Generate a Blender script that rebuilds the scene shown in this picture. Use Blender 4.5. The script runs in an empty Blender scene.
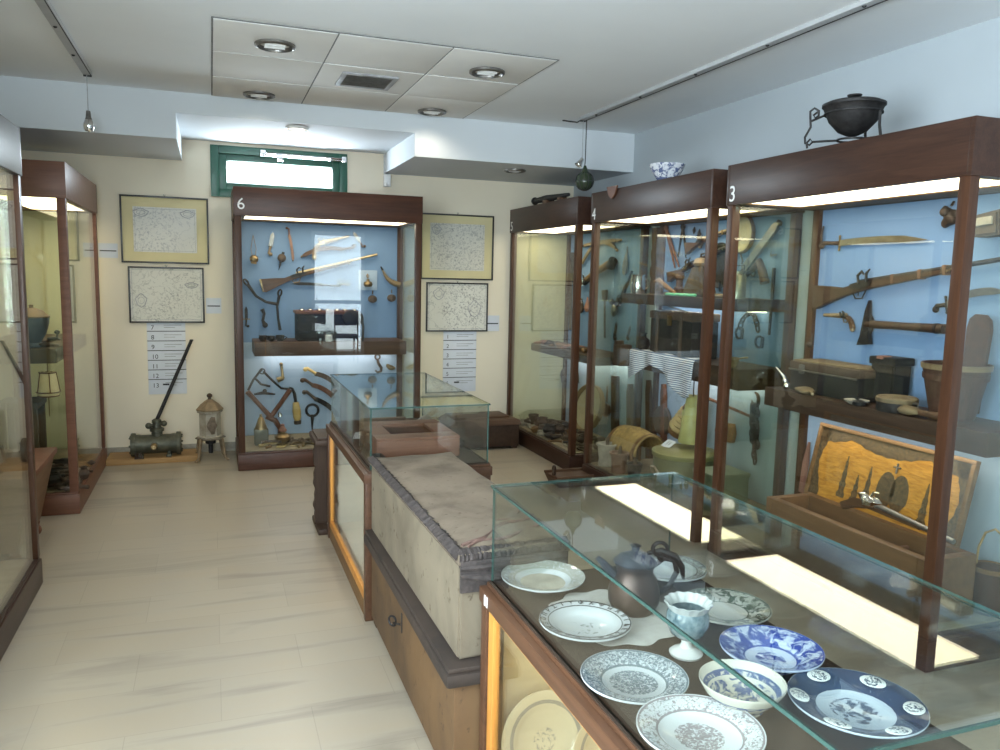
import bpy, bmesh, math, random
from math import sin, cos, pi, radians
from mathutils import Vector, Matrix
random.seed(7)
SC = bpy.context.scene
COL = SC.collection
# ------------------------------------------------------------------ camera
YAW, PITCH, ROLL, FPX = 0.349430972, 0.123041997, 0.021803715, 792.429307
CAM = Vector((0, 0, 1.55))
_f = Vector((sin(YAW), cos(YAW), 0)); _r = Vector((cos(YAW), -sin(YAW), 0)); _u = Vector((0, 0, 1))
_f2 = _f*cos(PITCH) - _u*sin(PITCH); _u2 = _u*cos(PITCH) + _f*sin(PITCH)
_r2 = _r*cos(ROLL) + _u2*sin(ROLL); _u3 = _u2*cos(ROLL) - _r*sin(ROLL)
cd = bpy.data.cameras.new('camera'); cam = bpy.data.objects.new('camera', cd); COL.objects.link(cam)
cam.matrix_world = Matrix(((_r2.x, _u3.x, -_f2.x, CAM.x), (_r2.y, _u3.y, -_f2.y, CAM.y), (_r2.z, _u3.z, -_f2.z, CAM.z), (0, 0, 0, 1)))
cd.sensor_width = 36; cd.lens = FPX*36/1000; cd.clip_start = .02
SC.camera = cam


def at(u, v, x=None, y=None, z=None):
    """the point of the photograph's pixel (u, v) on a known plane of the room"""
    d = _f2 + _r2*((u-500)/FPX) - _u3*((v-375)/FPX)
    t = (x-CAM.x)/d.x if x is not None else (y-CAM.y)/d.y if y is not None else (z-CAM.z)/d.z
    return CAM + d*t


# ------------------------------------------------------------------ materials
def nt(name):
    m = bpy.data.materials.new(name); m.use_nodes = True
    t = m.node_tree; t.nodes.clear()
    return m, t, t.nodes.new('ShaderNodeOutputMaterial')


def principled(t, out, col, rough, metal=0, spec=.5):
    b = t.nodes.new('ShaderNodeBsdfPrincipled')
    if col is not None: b.inputs['Base Color'].default_value = (*col, 1)
    b.inputs['Roughness'].default_value = rough; b.inputs['Metallic'].default_value = metal
    b.inputs['Specular IOR Level'].default_value = spec
    t.links.new(b.outputs[0], out.inputs[0])
    return b


def ramp(t, stops, fac=None, const=False):
    r = t.nodes.new('ShaderNodeValToRGB')
    e = r.color_ramp.elements
    if const: r.color_ramp.interpolation = 'CONSTANT'
    while len(e) < len(stops): e.new(.5)
    for k, (p, c) in enumerate(stops): e[k].position = p; e[k].color = (*c, 1)
    if fac is not None: t.links.new(fac, r.inputs[0])
    return r


def coords(t, scale=(1, 1, 1), kind='Object', rot=(0, 0, 0)):
    tc = t.nodes.new('ShaderNodeTexCoord'); mp = t.nodes.new('ShaderNodeMapping')
    mp.inputs['Scale'].default_value = scale; mp.inputs['Rotation'].default_value = rot
    t.links.new(tc.outputs[kind], mp.inputs[0])
    return mp.outputs[0]


def noise(t, vec, scale, detail=4, dist=0, rough=.55):
    n = t.nodes.new('ShaderNodeTexNoise')
    n.inputs['Scale'].default_value = scale; n.inputs['Detail'].default_value = detail
    n.inputs['Distortion'].default_value = dist; n.inputs['Roughness'].default_value = rough
    t.links.new(vec, n.inputs['Vector'])
    return n.outputs['Fac']


def bump(t, b, h, strength, dist=.01):
    n = t.nodes.new('ShaderNodeBump'); n.inputs['Strength'].default_value = strength; n.inputs['Distance'].default_value = dist
    t.links.new(h, n.inputs['Height']); t.links.new(n.outputs[0], b.inputs['Normal'])


def plain(name, col, rough=.5, metal=0, var=.25, scale=14, bmp=0, spec=.5, col2=None):
    """one colour broken up by noise"""
    m, t, o = nt(name); b = principled(t, o, col, rough, metal, spec)
    f = noise(t, coords(t), scale)
    c2 = col2 or tuple(c*(1-var) for c in col); c1 = col if col2 else tuple(min(1, c*(1+var)) for c in col)
    r = ramp(t, [(.32, c2), (.68, c1)], f)
    t.links.new(r.outputs[0], b.inputs['Base Color'])
    if bmp: bump(t, b, f, bmp)
    return m


def wood(name, c1, c2, axis=2, rough=.38, scale=7, stretch=14, bmp=.08, spec=.28):
    m, t, o = nt(name); b = principled(t, o, c1, rough, 0, spec)
    s = [stretch]*3; s[axis] = 1
    v = coords(t, s)
    f = noise(t, v, scale*.28, 6, .6)
    g = noise(t, v, scale*1.4, 3)
    mx = t.nodes.new('ShaderNodeMath'); mx.operation = 'MULTIPLY_ADD'; mx.inputs[1].default_value = .35
    t.links.new(g, mx.inputs[0]); sb = t.nodes.new('ShaderNodeMath'); sb.operation = 'MULTIPLY'; sb.inputs[1].default_value = .65
    t.links.new(f, sb.inputs[0]); t.links.new(sb.outputs[0], mx.inputs[2])
    r = ramp(t, [(.33, c2), (.62, c1)], mx.outputs[0])
    t.links.new(r.outputs[0], b.inputs['Base Color'])
    if bmp: bump(t, b, mx.outputs[0], bmp)
    return m


def emit(name, col, s):
    m, t, o = nt(name); e = t.nodes.new('ShaderNodeEmission'); e.inputs[0].default_value = (*col, 1); e.inputs[1].default_value = s
    t.links.new(e.outputs[0], o.inputs[0]); return m


def glass(name, tint, ior=1.5, refl=(1, 1, 1)):
    """thin sheet glass: clear straight through, Fresnel mirror on both faces"""
    m, t, o = nt(name)
    tr = t.nodes.new('ShaderNodeBsdfTransparent'); tr.inputs[0].default_value = (*tint, 1)
    gl = t.nodes.new('ShaderNodeBsdfGlossy'); gl.inputs['Roughness'].default_value = 0; gl.inputs[0].default_value = (*refl, 1)
    geo = t.nodes.new('ShaderNodeNewGeometry'); mi = t.nodes.new('ShaderNodeMix')
    mi.inputs[2].default_value = ior; mi.inputs[3].default_value = 1/ior
    t.links.new(geo.outputs['Backfacing'], mi.inputs[0])
    fr = t.nodes.new('ShaderNodeFresnel'); t.links.new(mi.outputs[0], fr.inputs[0])
    mx = t.nodes.new('ShaderNodeMixShader'); t.links.new(fr.outputs[0], mx.inputs[0])
    t.links.new(tr.outputs[0], mx.inputs[1]); t.links.new(gl.outputs[0], mx.inputs[2]); t.links.new(mx.outputs[0], o.inputs[0])
    return m


M = {}
M['case'] = wood('case_wood', (.075, .031, .015), (.04, .017, .009), 2, .36)
M['case_h'] = wood('case_wood_crosswise', (.052, .024, .015), (.028, .013, .009), 1, .36)
M['case_x'] = wood('case_wood_lengthwise', (.085, .033, .018), (.045, .018, .010), 0, .36)
M['case_red'] = wood('case_wood_reddish', (.16, .068, .038), (.105, .042, .024), 0, .38)
M['case_sheen'] = wood('case_wood_grey_sheen', (.085, .07, .052), (.06, .05, .038), 1, .36)  # grey of the grazing reflection put into the wood colour
M['orange'] = wood('pale_orange_wood', (.60, .27, .06), (.47, .19, .04), 2, .4)
M['rail'] = wood('brown_rail_wood', (.10, .047, .025), (.06, .029, .016), 1, .4)
M['deck'] = plain('brown_display_board', (.036, .024, .017), .65, 0, .12, 5, 0, .2)
M['shelf'] = wood('dark_shelf_wood', (.062, .036, .023), (.032, .018, .012), 1, .5)
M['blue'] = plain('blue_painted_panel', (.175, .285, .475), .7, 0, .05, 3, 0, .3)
M['pale'] = plain('lamplit_blue_panel', (.38, .48, .63), .7, 0, .04, 3, 0, .3)  # the blue panel with the light below the shelves put into its colour
M['sand'] = plain('sandy_board', (.26, .21, .14), .8, 0, .15, 8)
M['glass'] = glass('pane_glass', (.945, .965, .95))
M['sideglass'] = glass('greenish_side_glass', (.935, .955, .90))
M['topglass'] = glass('counter_glass', (.93, .96, .95), 1.5)
M['gedge'] = plain('green_glass_edge', (.03, .07, .06), .15, 0, .1, 3)
M['lamp'] = emit('case_light', (1, .86, .63), 6.2)
M['lamp2'] = emit('case_light_cool', (1, .94, .85), 8)
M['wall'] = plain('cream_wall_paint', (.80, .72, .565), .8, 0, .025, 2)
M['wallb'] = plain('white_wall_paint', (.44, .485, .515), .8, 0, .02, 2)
M['wallf'] = plain('wall_paint_dimmed', (.13, .125, .12), .8, 0, .03, 2)  # dimness of the room behind the camera put into the wall colour
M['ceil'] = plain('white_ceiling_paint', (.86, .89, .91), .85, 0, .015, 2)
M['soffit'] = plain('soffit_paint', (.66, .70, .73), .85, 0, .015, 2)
M['tile'] = plain('ceiling_tile', (.82, .81, .78), .85, 0, .02, 5)
M['dark'] = plain('shadow_gap', (.16, .16, .16), .8)
M['white'] = plain('white_plastic', (.85, .85, .83), .5, 0, .02)
M['green'] = plain('green_window_paint', (.012, .085, .05), .35, 0, .15, 3)
M['alu'] = plain('aluminium', (.62, .63, .64), .35, .9, .06)
M['railwhite'] = plain('light_grey_rail', (.50, .51, .52), .45, .2, .05)
M['chrome'] = plain('chrome', (.75, .75, .75), .12, 1, .03)
M['iron'] = plain('dark_iron', (.028, .026, .026), .55, .5, .35, 30, .15)
M['rust'] = plain('rusty_iron', (.065, .042, .03), .65, .4, .4, 30, .2)
M['steel'] = plain('worn_steel', (.24, .23, .215), .35, .85, .25, 20)
M['brass'] = plain('old_brass', (.25, .175, .085), .35, .85, .25, 20)
M['gold'] = plain('gilded_brass', (.55, .43, .25), .3, .85, .2, 20)
M['brasssteel'] = plain('yellowed_steel', (.25, .21, .14), .4, .85, .3, 12)
M['copper'] = plain('dull_copper', (.22, .12, .08), .38, .7, .2, 12)
M['bronze'] = plain('green_bronze', (.085, .085, .06), .5, .5, .3, 18, .15)
M['gunwood'] = wood('gun_stock_wood', (.10, .052, .028), (.05, .026, .015), 0, .4)
M['brownwood'] = wood('brown_wood', (.105, .055, .03), (.058, .03, .018), 0, .5)
M['redwood'] = wood('reddish_wood', (.17, .075, .045), (.11, .045, .027), 0, .45)
M['oldwood'] = wood('weathered_wood', (.10, .075, .05), (.055, .04, .028), 2, .75)
M['honey'] = wood('honey_wood', (.20, .11, .045), (.125, .066, .027), 0, .5)
M['bone'] = plain('yellow_bone', (.52, .36, .13), .4, 0, .15, 12)
M['horn'] = plain('horn', (.20, .14, .075), .35, 0, .3, 10)
M['leather'] = plain('brown_leather', (.07, .045, .03), .6, 0, .3, 18, .15)
M['blackl'] = plain('black_leather', (.016, .015, .015), .55, 0, .3, 14, .1, .25)
M['hide'] = plain('skin_drum_head', (.46, .39, .26), .6, 0, .12, 8)
M['olive'] = plain('olive_painted_tin', (.115, .12, .055), .45, .1, .2, 9)
M['palegreen'] = plain('pale_green_tin', (.17, .21, .15), .45, .1, .15, 9)
M['yellowgreen'] = plain('yellow_green_enamel', (.42, .40, .15), .45, 0, .18, 10)
M['straw'] = plain('woven_straw', (.33, .22, .075), .7, 0, .3, 30, .3)
M['stone'] = plain('grey_stone', (.36, .33, .27), .85, 0, .25, 14, .3)
M['clay'] = plain('brown_glazed_clay', (.20, .12, .08), .35, 0, .2, 10)
M['redclay'] = plain('terracotta', (.28, .13, .09), .65, 0, .15, 10)
M['paper'] = plain('white_paper', (.66, .69, .74), .7, 0, .02)
M['ink'] = plain('black_ink', (.02, .02, .022), .6)
M['greyink'] = plain('grey_ink', (.35, .35, .36), .6)
M['blackframe'] = plain('black_frame', (.025, .022, .02), .35)
M['mount'] = plain('yellow_mount_board', (.66, .58, .33), .8, 0, .04, 4)
M['porcelain'] = plain('white_porcelain', (.52, .52, .50), .15, 0, .02)
M['mosaic'] = plain('teal_painted_porcelain', (.26, .30, .30), .25, 0, .4, 85, 0, .5, (.015, .07, .10))
M['bottle'] = plain('dark_green_glass', (.035, .05, .028), .08, 0, .2, 4)
M['shade'] = plain('cream_lantern_cloth', (.75, .60, .38), .7, 0, .08)
M['bluecloth'] = plain('blue_upholstery', (.02, .045, .16), .7, 0, .15, 30)
M['greencord'] = plain('green_beads', (.12, .45, .22), .4)
M['ochre'] = plain('ochre_cloth', (.40, .29, .12), .8, 0, .3, 16, .3)
M['innercream'] = plain('yellow_cream_board', (.50, .37, .17), .7, 0, .08, 4)
M['innerwhite'] = plain('pale_board', (.66, .66, .60), .7, 0, .08, 4)
M['cloth'] = plain('white_doily', (.40, .385, .36), .8, 0, .08, 30)


def marble():
    m, t, o = nt('marble_floor'); b = principled(t, o, None, .3, 0, .45)
    br = t.nodes.new('ShaderNodeTexBrick'); v = coords(t)
    t.links.new(v, br.inputs[0]); br.offset = .5
    br.inputs['Scale'].default_value = 1; br.inputs['Brick Width'].default_value = .61; br.inputs['Row Height'].default_value = .305
    br.inputs['Mortar Size'].default_value = .0016; br.inputs['Mortar Smooth'].default_value = .2
    br.inputs['Color1'].default_value = (.385, .335, .26, 1); br.inputs['Color2'].default_value = (.355, .305, .235, 1); br.inputs['Mortar'].default_value = (.31, .27, .21, 1)
    f = noise(t, coords(t, (.55, 4.5, 1), rot=(0, 0, .06)), 1.6, 7, .8)
    r = ramp(t, [(.30, (.74, .74, .75)), (.45, (.98, .98, .98)), (.75, (1.0, .97, .92))], f)
    mx = t.nodes.new('ShaderNodeMix'); mx.data_type = 'RGBA'; mx.blend_type = 'MULTIPLY'; mx.inputs[0].default_value = 1
    t.links.new(br.outputs[0], mx.inputs[6]); t.links.new(r.outputs[0], mx.inputs[7]); t.links.new(mx.outputs[2], b.inputs['Base Color'])
    return m


M['floor'] = marble()


def map_mat(name, paper, ink, seed, border=.04):
    """an engraved map: coast lines and hatching on paper"""
    m, t, o = nt(name); b = principled(t, o, None, .75)
    tc = t.nodes.new('ShaderNodeTexCoord'); mp = t.nodes.new('ShaderNodeMapping'); mp.inputs['Location'].default_value = (seed, seed*.7, seed)
    t.links.new(tc.outputs['Object'], mp.inputs[0])
    f = noise(t, mp.outputs[0], 7, 8, .4)
    lines = ramp(t, [(0, (1, 1, 1)), (.42, (1, 1, 1)), (.43, (.35,)*3), (.44, (1, 1, 1)), (.53, (1, 1, 1)), (.54, (.5,)*3), (.55, (1, 1, 1))], f)
    g = noise(t, mp.outputs[0], 60, 5)
    spots = ramp(t, [(.34, (.35,)*3), (.47, (1, 1, 1))], g)
    h = noise(t, mp.outputs[0], 3.1, 2)
    where = ramp(t, [(.42, (0, 0, 0)), (.56, (1, 1, 1))], h)
    m1 = t.nodes.new('ShaderNodeMix'); m1.data_type = 'RGBA'; m1.inputs[6].default_value = (1, 1, 1, 1)
    t.links.new(where.outputs[0], m1.inputs[0]); t.links.new(spots.outputs[0], m1.inputs[7])
    m2 = t.nodes.new('ShaderNodeMix'); m2.data_type = 'RGBA'; m2.blend_type = 'MULTIPLY'; m2.inputs[0].default_value = 1
    t.links.new(lines.outputs[0], m2.inputs[6]); t.links.new(m1.outputs[2], m2.inputs[7])
    m3 = t.nodes.new('ShaderNodeMix'); m3.data_type = 'RGBA'; m3.inputs[6].default_value = (*ink, 1); m3.inputs[7].default_value = (*paper, 1)
    t.links.new(m2.outputs[2], m3.inputs[0]); t.links.new(m3.outputs[2], b.inputs['Base Color'])
    return m


def plate_mat(name, base, ink, rim0, rim1, well, rim_density, well_density, R, seed=0, scale=70):
    """painted plate: pattern on the rim band (radius rim0..rim1) and a motif inside radius well; all radii as shares of R"""
    m, t, o = nt(name); b = principled(t, o, None, .12, 0, .5)
    tc = t.nodes.new('ShaderNodeTexCoord')
    sep = t.nodes.new('ShaderNodeSeparateXYZ'); t.links.new(tc.outputs['Object'], sep.inputs[0])
    cmb = t.nodes.new('ShaderNodeCombineXYZ'); t.links.new(sep.outputs[0], cmb.inputs[0]); t.links.new(sep.outputs[1], cmb.inputs[1])
    ln = t.nodes.new('ShaderNodeVectorMath'); ln.operation = 'LENGTH'; t.links.new(cmb.outputs[0], ln.inputs[0])
    dv = t.nodes.new('ShaderNodeMath'); dv.operation = 'DIVIDE'; dv.inputs[1].default_value = R; t.links.new(ln.outputs['Value'], dv.inputs[0])
    K = lambda d: (d,)*3
    band = ramp(t, [(0, K(well_density)), (max(.01, well-.06), K(well_density)), (well, K(0)), (rim0-.02, K(0)), (rim0, K(1)), (rim0+.03, K(rim_density)), (rim1-.03, K(rim_density)), (rim1, K(1)), (min(1, rim1+.02), K(.1))], dv.outputs[0])
    mp = t.nodes.new('ShaderNodeMapping'); mp.inputs['Location'].default_value = (seed, seed, seed); t.links.new(tc.outputs['Object'], mp.inputs[0])
    f = noise(t, mp.outputs[0], scale, 3, 1.2)
    # ink where noise < threshold given by the band
    sb = t.nodes.new('ShaderNodeMath'); sb.operation = 'SUBTRACT'; t.links.new(band.outputs[0], sb.inputs[0]); t.links.new(f, sb.inputs[1])
    st = ramp(t, [(.0, K(0)), (.12, K(1))], sb.outputs[0])
    mx = t.nodes.new('ShaderNodeMix'); mx.data_type = 'RGBA'; mx.inputs[6].default_value = (*base, 1); mx.inputs[7].default_value = (*ink, 1)
    t.links.new(st.outputs[0], mx.inputs[0]); t.links.new(mx.outputs[2], b.inputs['Base Color'])
    return m


def stripes(name, c1, c2, scale, axis='Z'):
    m, t, o = nt(name); b = principled(t, o, None, .85)
    w = t.nodes.new('ShaderNodeTexWave'); w.bands_direction = axis; w.inputs['Scale'].default_value = scale; w.inputs['Distortion'].default_value = 1.2; w.inputs['Detail Scale'].default_value = .5
    t.links.new(coords(t), w.inputs[0])
    r = ramp(t, [(.35, c1), (.6, c2)], w.outputs['Fac']); t.links.new(r.outputs[0], b.inputs['Base Color'])
    return m


M['striped'] = stripes('striped_cloth', (.75, .76, .78), (.10, .14, .24), 22)


def stained(name, base, stain, dark, scale):
    m, t, o = nt(name); b = principled(t, o, None, .75)
    f = noise(t, coords(t), scale, 7, .4); g = noise(t, coords(t), scale*6, 6)
    r = ramp(t, [(.30, stain), (.55, base), (.75, tuple(min(1, c*1.12) for c in base))], f)
    s = ramp(t, [(.30, dark), (.37, (1, 1, 1))], g)
    mx = t.nodes.new('ShaderNodeMix'); mx.data_type = 'RGBA'; mx.blend_type = 'MULTIPLY'; mx.inputs[0].default_value = 1
    t.links.new(r.outputs[0], mx.inputs[6]); t.links.new(s.outputs[0], mx.inputs[7]); t.links.new(mx.outputs[2], b.inputs['Base Color'])
    bump(t, b, g, .15); return m


M['canvas'] = stained('stained_canvas', (.185, .145, .105), (.095, .07, .049), (.42, .37, .33), 6)
M['chestwhite'] = stained('whitewashed_board', (.20, .165, .115), (.12, .095, .065), (.40, .34, .28), 4)
M['torn'] = plain('torn_dark_hide', (.045, .035, .032), .85, 0, .45, 40, .5)
M['darkjug'] = plain('dark_copper', (.065, .04, .032), .35, .6, .3, 14)
M['darkpewter'] = plain('blackened_pewter', (.075, .08, .095), .3, .8, .4, 25)
M['ornate'] = None


def ornate():
    m, t, o = nt('inlaid_golden_veneer'); b = principled(t, o, None, .3)
    f = noise(t, coords(t, (3, 14, 3)), 5, 7, .8)
    r = ramp(t, [(.3, (.30, .125, .02)), (.7, (.62, .30, .055))], f)
    t.links.new(r.outputs[0], b.inputs['Base Color']); return m


M['ornate'] = ornate()
M['inlay'] = plain('dark_inlay', (.16, .105, .05), .4, 0, .4, 60, 0, .5, (.05, .033, .02))


# ------------------------------------------------------------------ mesh builder
class B:
    def __init__(s): s.bm = bmesh.new(); s.mi = 0

    def _mark(s, n0):
        s.bm.faces.ensure_lookup_table()
        for f in s.bm.faces[n0:]: f.material_index = s.mi

    def box(s, lo, hi, bev=0, rot=None, piv=None):
        b2 = bmesh.new(); bmesh.ops.create_cube(b2, size=1)
        lo = Vector(lo); hi = Vector(hi); c = (lo+hi)/2; d = hi-lo
        for v in b2.verts: v.co = Vector((v.co.x*d.x, v.co.y*d.y, v.co.z*d.z))+c
        if bev: bmesh.ops.bevel(b2, geom=b2.edges[:], offset=min(bev, .45*min(abs(x) for x in d)), segments=2, affect='EDGES', profile=.6)
        if rot is not None:
            p = Vector(piv) if piv is not None else c
            for v in b2.verts: v.co = rot @ (v.co-p)+p
        return s._take(b2)

    def _take(s, b2):
        n0 = len(s.bm.faces); mp = [s.bm.verts.new(v.co) for v in b2.verts]
        b2.verts.index_update()
        for f in b2.faces: s.bm.faces.new([mp[v.index] for v in f.verts])
        b2.free(); s._mark(n0); return s

    def tube(s, pts, r, seg=8, cap=True, closed=False):
        n0 = len(s.bm.faces); pts = [Vector(p) for p in pts]; n = len(pts)
        rs = r if isinstance(r, (list, tuple)) else [r]*n
        rings = []; ref = None
        for i, p in enumerate(pts):
            if closed: d = pts[(i+1) % n]-pts[i-1]
            else: d = pts[min(i+1, n-1)]-pts[max(i-1, 0)]
            d.normalize()
            if ref is None: ref = Vector((0, 0, 1)) if abs(d.z) < .9 else Vector((1, 0, 0))
            a = ref-d*ref.dot(d)
            if a.length < 1e-4: a = d.orthogonal()
            a.normalize(); ref = a; b = d.cross(a)
            rings.append([s.bm.verts.new(p+(a*cos(2*pi*k/seg)+b*sin(2*pi*k/seg))*rs[i]) for k in range(seg)])
        for i in range(n if closed else n-1):
            A, C = rings[i], rings[(i+1) % n]
            for k in range(seg): s.bm.faces.new((A[k], A[(k+1) % seg], C[(k+1) % seg], C[k]))
        if cap and not closed:
            s.bm.faces.new(rings[0][::-1]); s.bm.faces.new(rings[-1])
        s._mark(n0); return s

    def lathe(s, prof, c=(0, 0, 0), seg=28, mat=None, ripple=None):
        """prof: (r, z) points; spun about local z through c (mat: an optional Matrix)"""
        n0 = len(s.bm.faces); c = Vector(c); rings = []
        for r, z in prof:
            if r < 1e-6: rings.append([s.bm.verts.new(Vector((0, 0, z)))])
            else:
                q = [r*(1+(ripple[0]*sin(ripple[1]*2*pi*k/seg) if ripple and z > ripple[2] else 0)) for k in range(seg)]
                rings.append([s.bm.verts.new(Vector((q[k]*cos(2*pi*k/seg), q[k]*sin(2*pi*k/seg), z))) for k in range(seg)])
        for A, C in zip(rings, rings[1:]):
            if len(A) == 1 and len(C) == 1: continue
            for k in range(seg):
                k2 = (k+1) % seg
                if len(A) == 1: s.bm.faces.new((A[0], C[k2], C[k]))
                elif len(C) == 1: s.bm.faces.new((A[k], A[k2], C[0]))
                else: s.bm.faces.new((A[k], A[k2], C[k2], C[k]))
        for ring in rings:
            for v in ring: v.co = (mat @ v.co if mat is not None else v.co)+c
        s._mark(n0); return s

    def prism(s, outline, n0, n1, bev=0):
        """outline in local (x, y), extruded from z=n0 to z=n1"""
        b2 = bmesh.new(); vs = [b2.verts.new((x, y, n0)) for x, y in outline]
        f = b2.faces.new(vs); r = bmesh.ops.extrude_face_region(b2, geom=[f])
        for v in r['geom']:
            if isinstance(v, bmesh.types.BMVert): v.co.z = n1
        bmesh.ops.recalc_face_normals(b2, faces=b2.faces[:])
        if bev: bmesh.ops.bevel(b2, geom=[e for e in b2.edges if abs(e.verts[0].co.z-e.verts[1].co.z) < 1e-6], offset=bev, segments=2, affect='EDGES')
        return s._take(b2)

    def ball(s, c, r, sc=(1, 1, 1), u=16, v=10):
        b2 = bmesh.new(); bmesh.ops.create_uvsphere(b2, u_segments=u, v_segments=v, radius=r)
        for w in b2.verts: w.co = Vector((w.co.x*sc[0], w.co.y*sc[1], w.co.z*sc[2]))+Vector(c)
        return s._take(b2)

    def ring(s, c, R, r, ax=(0, 0, 1), sc=1, seg=20, seg2=6, e1=None):
        ax = Vector(ax).normalized(); a = Vector(e1).normalized() if e1 else ax.orthogonal().normalized(); b = ax.cross(a)
        return s.tube([Vector(c)+a*R*cos(2*pi*k/seg)*sc+b*R*sin(2*pi*k/seg) for k in range(seg)], r, seg2, closed=True)

    def lump(s, c, d, seed=0, amp=.25, sub=2):
        """an irregular lump of size d"""
        b2 = bmesh.new(); bmesh.ops.create_icosphere(b2, subdivisions=sub, radius=.5)
        rn = random.Random(seed); ph = [rn.uniform(0, 6) for _ in range(9)]
        for w in b2.verts:
            p = w.co*2; k = 1+amp*(sin(3*p.x+ph[0])*sin(2.6*p.y+ph[1])+.5*sin(5*p.z+ph[2])*cos(4*p.x+ph[3]))
            w.co = Vector((w.co.x*d[0]*k, w.co.y*d[1]*k, w.co.z*d[2]*k))+Vector(c)
        return s._take(b2)

    def build(s, name, mat, parent=None, mtx=None, sharp=.7, recalc=True):
        if recalc: bmesh.ops.recalc_face_normals(s.bm, faces=s.bm.faces[:])
        me = bpy.data.meshes.new(name); s.bm.to_mesh(me); s.bm.free()
        for p in me.polygons: p.use_smooth = True
        me.set_sharp_from_angle(angle=sharp)
        for m in (mat if isinstance(mat, (list, tuple)) else [mat]): me.materials.append(m if not isinstance(m, str) else M[m])
        o = bpy.data.objects.new(name, me); COL.objects.link(o)
        if parent is not None: o.parent = parent
        if mtx is not None: o.matrix_basis = mtx
        return o


def tag(o, label, cat, group=None, kind=None):
    o['label'] = label; o['category'] = cat
    if group: o['group'] = group
    if kind: o['kind'] = kind
    return o


def thing(name, label, cat, mtx=(0, 0, 0), group=None):
    o = bpy.data.objects.new(name, None); COL.objects.link(o); o.empty_display_size = .05
    o.matrix_world = mtx if isinstance(mtx, Matrix) else Matrix.Translation(mtx)
    tag(o, label, cat, group); return o


def struct(o): o['kind'] = 'structure'; return o


def one(b, name, mat, label, cat, mtx=None, group=None, kind=None):
    """a thing that is one mesh"""
    return tag(b.build(name, mat, None, mtx if isinstance(mtx, Matrix) or mtx is None else Matrix.Translation(mtx)), label, cat, group, kind)


def copy_tree(o, parent=None):
    c = o.copy(); COL.objects.link(c); c.parent = parent
    for ch in list(o.children): copy_tree(ch, c)
    return c


def fr(a, b, n, lift=0.0):
    """frame on a panel: origin a, x towards b, z along the panel's outward normal n"""
    a = Vector(a); n = Vector(n); e1 = (Vector(b)-a); e1 -= n*e1.dot(n); L = e1.length; e1.normalize(); e2 = n.cross(e1); a = a+n*lift
    return Matrix(((e1.x, e2.x, n.x, a.x), (e1.y, e2.y, n.y, a.y), (e1.z, e2.z, n.z, a.z), (0, 0, 0, 1))), L


def rotz(p, a): return Matrix.Translation(p) @ Matrix.Rotation(a, 4, 'Z')


def text_mesh(name, body, size, mat, parent=None, mtx=None, depth=.001, align='CENTER', bold=0):
    cu = bpy.data.curves.new(name, 'FONT'); cu.body = body; cu.size = size; cu.extrude = depth; cu.offset = bold*size; cu.align_x = align; cu.align_y = 'CENTER'
    ob = bpy.data.objects.new(name+'_curve', cu); COL.objects.link(ob)
    dg = bpy.context.evaluated_depsgraph_get(); me = bpy.data.meshes.new_from_object(ob.evaluated_get(dg)); me.name = name
    bpy.data.objects.remove(ob); bpy.data.curves.remove(cu)
    me.materials.clear(); me.materials.append(M[mat])
    o = bpy.data.objects.new(name, me); COL.objects.link(o)
    if parent is not None: o.parent = parent
    if mtx is not None: o.matrix_basis = mtx
    return o


# ------------------------------------------------------------------ the room
XL, XR, YB, YF, ZC = -1.47, 3.33, 7.16, -1.95, 2.75
W0, W1, WZ0, WZ1 = .012, 1.139, 2.165, 2.585          # the high window in the back wall
b = B(); b.box((XL-.1, YF-.1, -.1), (XR+.1, YB+.1, 0)); struct(b.build('floor', 'floor'))
b = B(); b.box((XL-.1, YF-.1, ZC), (XR+.1, YB+.1, ZC+.1)); struct(b.build('ceiling', 'ceil'))
b = B()
b.box((XL-.1, YB, 0), (W0, YB+.12, ZC)); b.box((W1, YB, 0), (XR+.1, YB+.12, ZC)); b.box((W0, YB, 0), (W1, YB+.12, WZ0)); b.box((W0, YB, WZ1), (W1, YB+.12, ZC))
struct(b.build('wall_back', 'wall'))
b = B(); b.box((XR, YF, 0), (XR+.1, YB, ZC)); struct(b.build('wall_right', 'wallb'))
# left wall with a window well in front of the showcases
LW0, LW1, LZ0, LZ1 = -.9, 1.7, .95, 2.45
b = B()
b.box((XL-.1, YF, 0), (XL, LW0, ZC)); b.box((XL-.1, LW1, 0), (XL, YB, ZC)); b.box((XL-.1, LW0, 0), (XL, LW1, LZ0)); b.box((XL-.1, LW0, LZ1), (XL, LW1, ZC))
struct(b.build('wall_left', 'wall'))
# wall behind the camera, with the glazed entrance that the glass of the showcases mirrors
D0, D1, DZ = 1.70, 2.66, 2.3
V0, V1, VZ0, VZ1 = -1.30, .25, .95, 2.5  # opening added behind the camera for bluish daylight on the ceiling
b = B()
b.box((XL, YF-.1, 0), (V0, YF, ZC)); b.box((V1, YF-.1, 0), (D0, YF, ZC)); b.box((V0, YF-.1, 0), (V1, YF, VZ0)); b.box((V0, YF-.1, VZ1), (V1, YF, ZC)); b.box((D1, YF-.1, 0), (XR, YF, ZC)); b.box((D0, YF-.1, DZ), (D1, YF, ZC))
struct(b.build('wall_front', 'wallf'))
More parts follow.
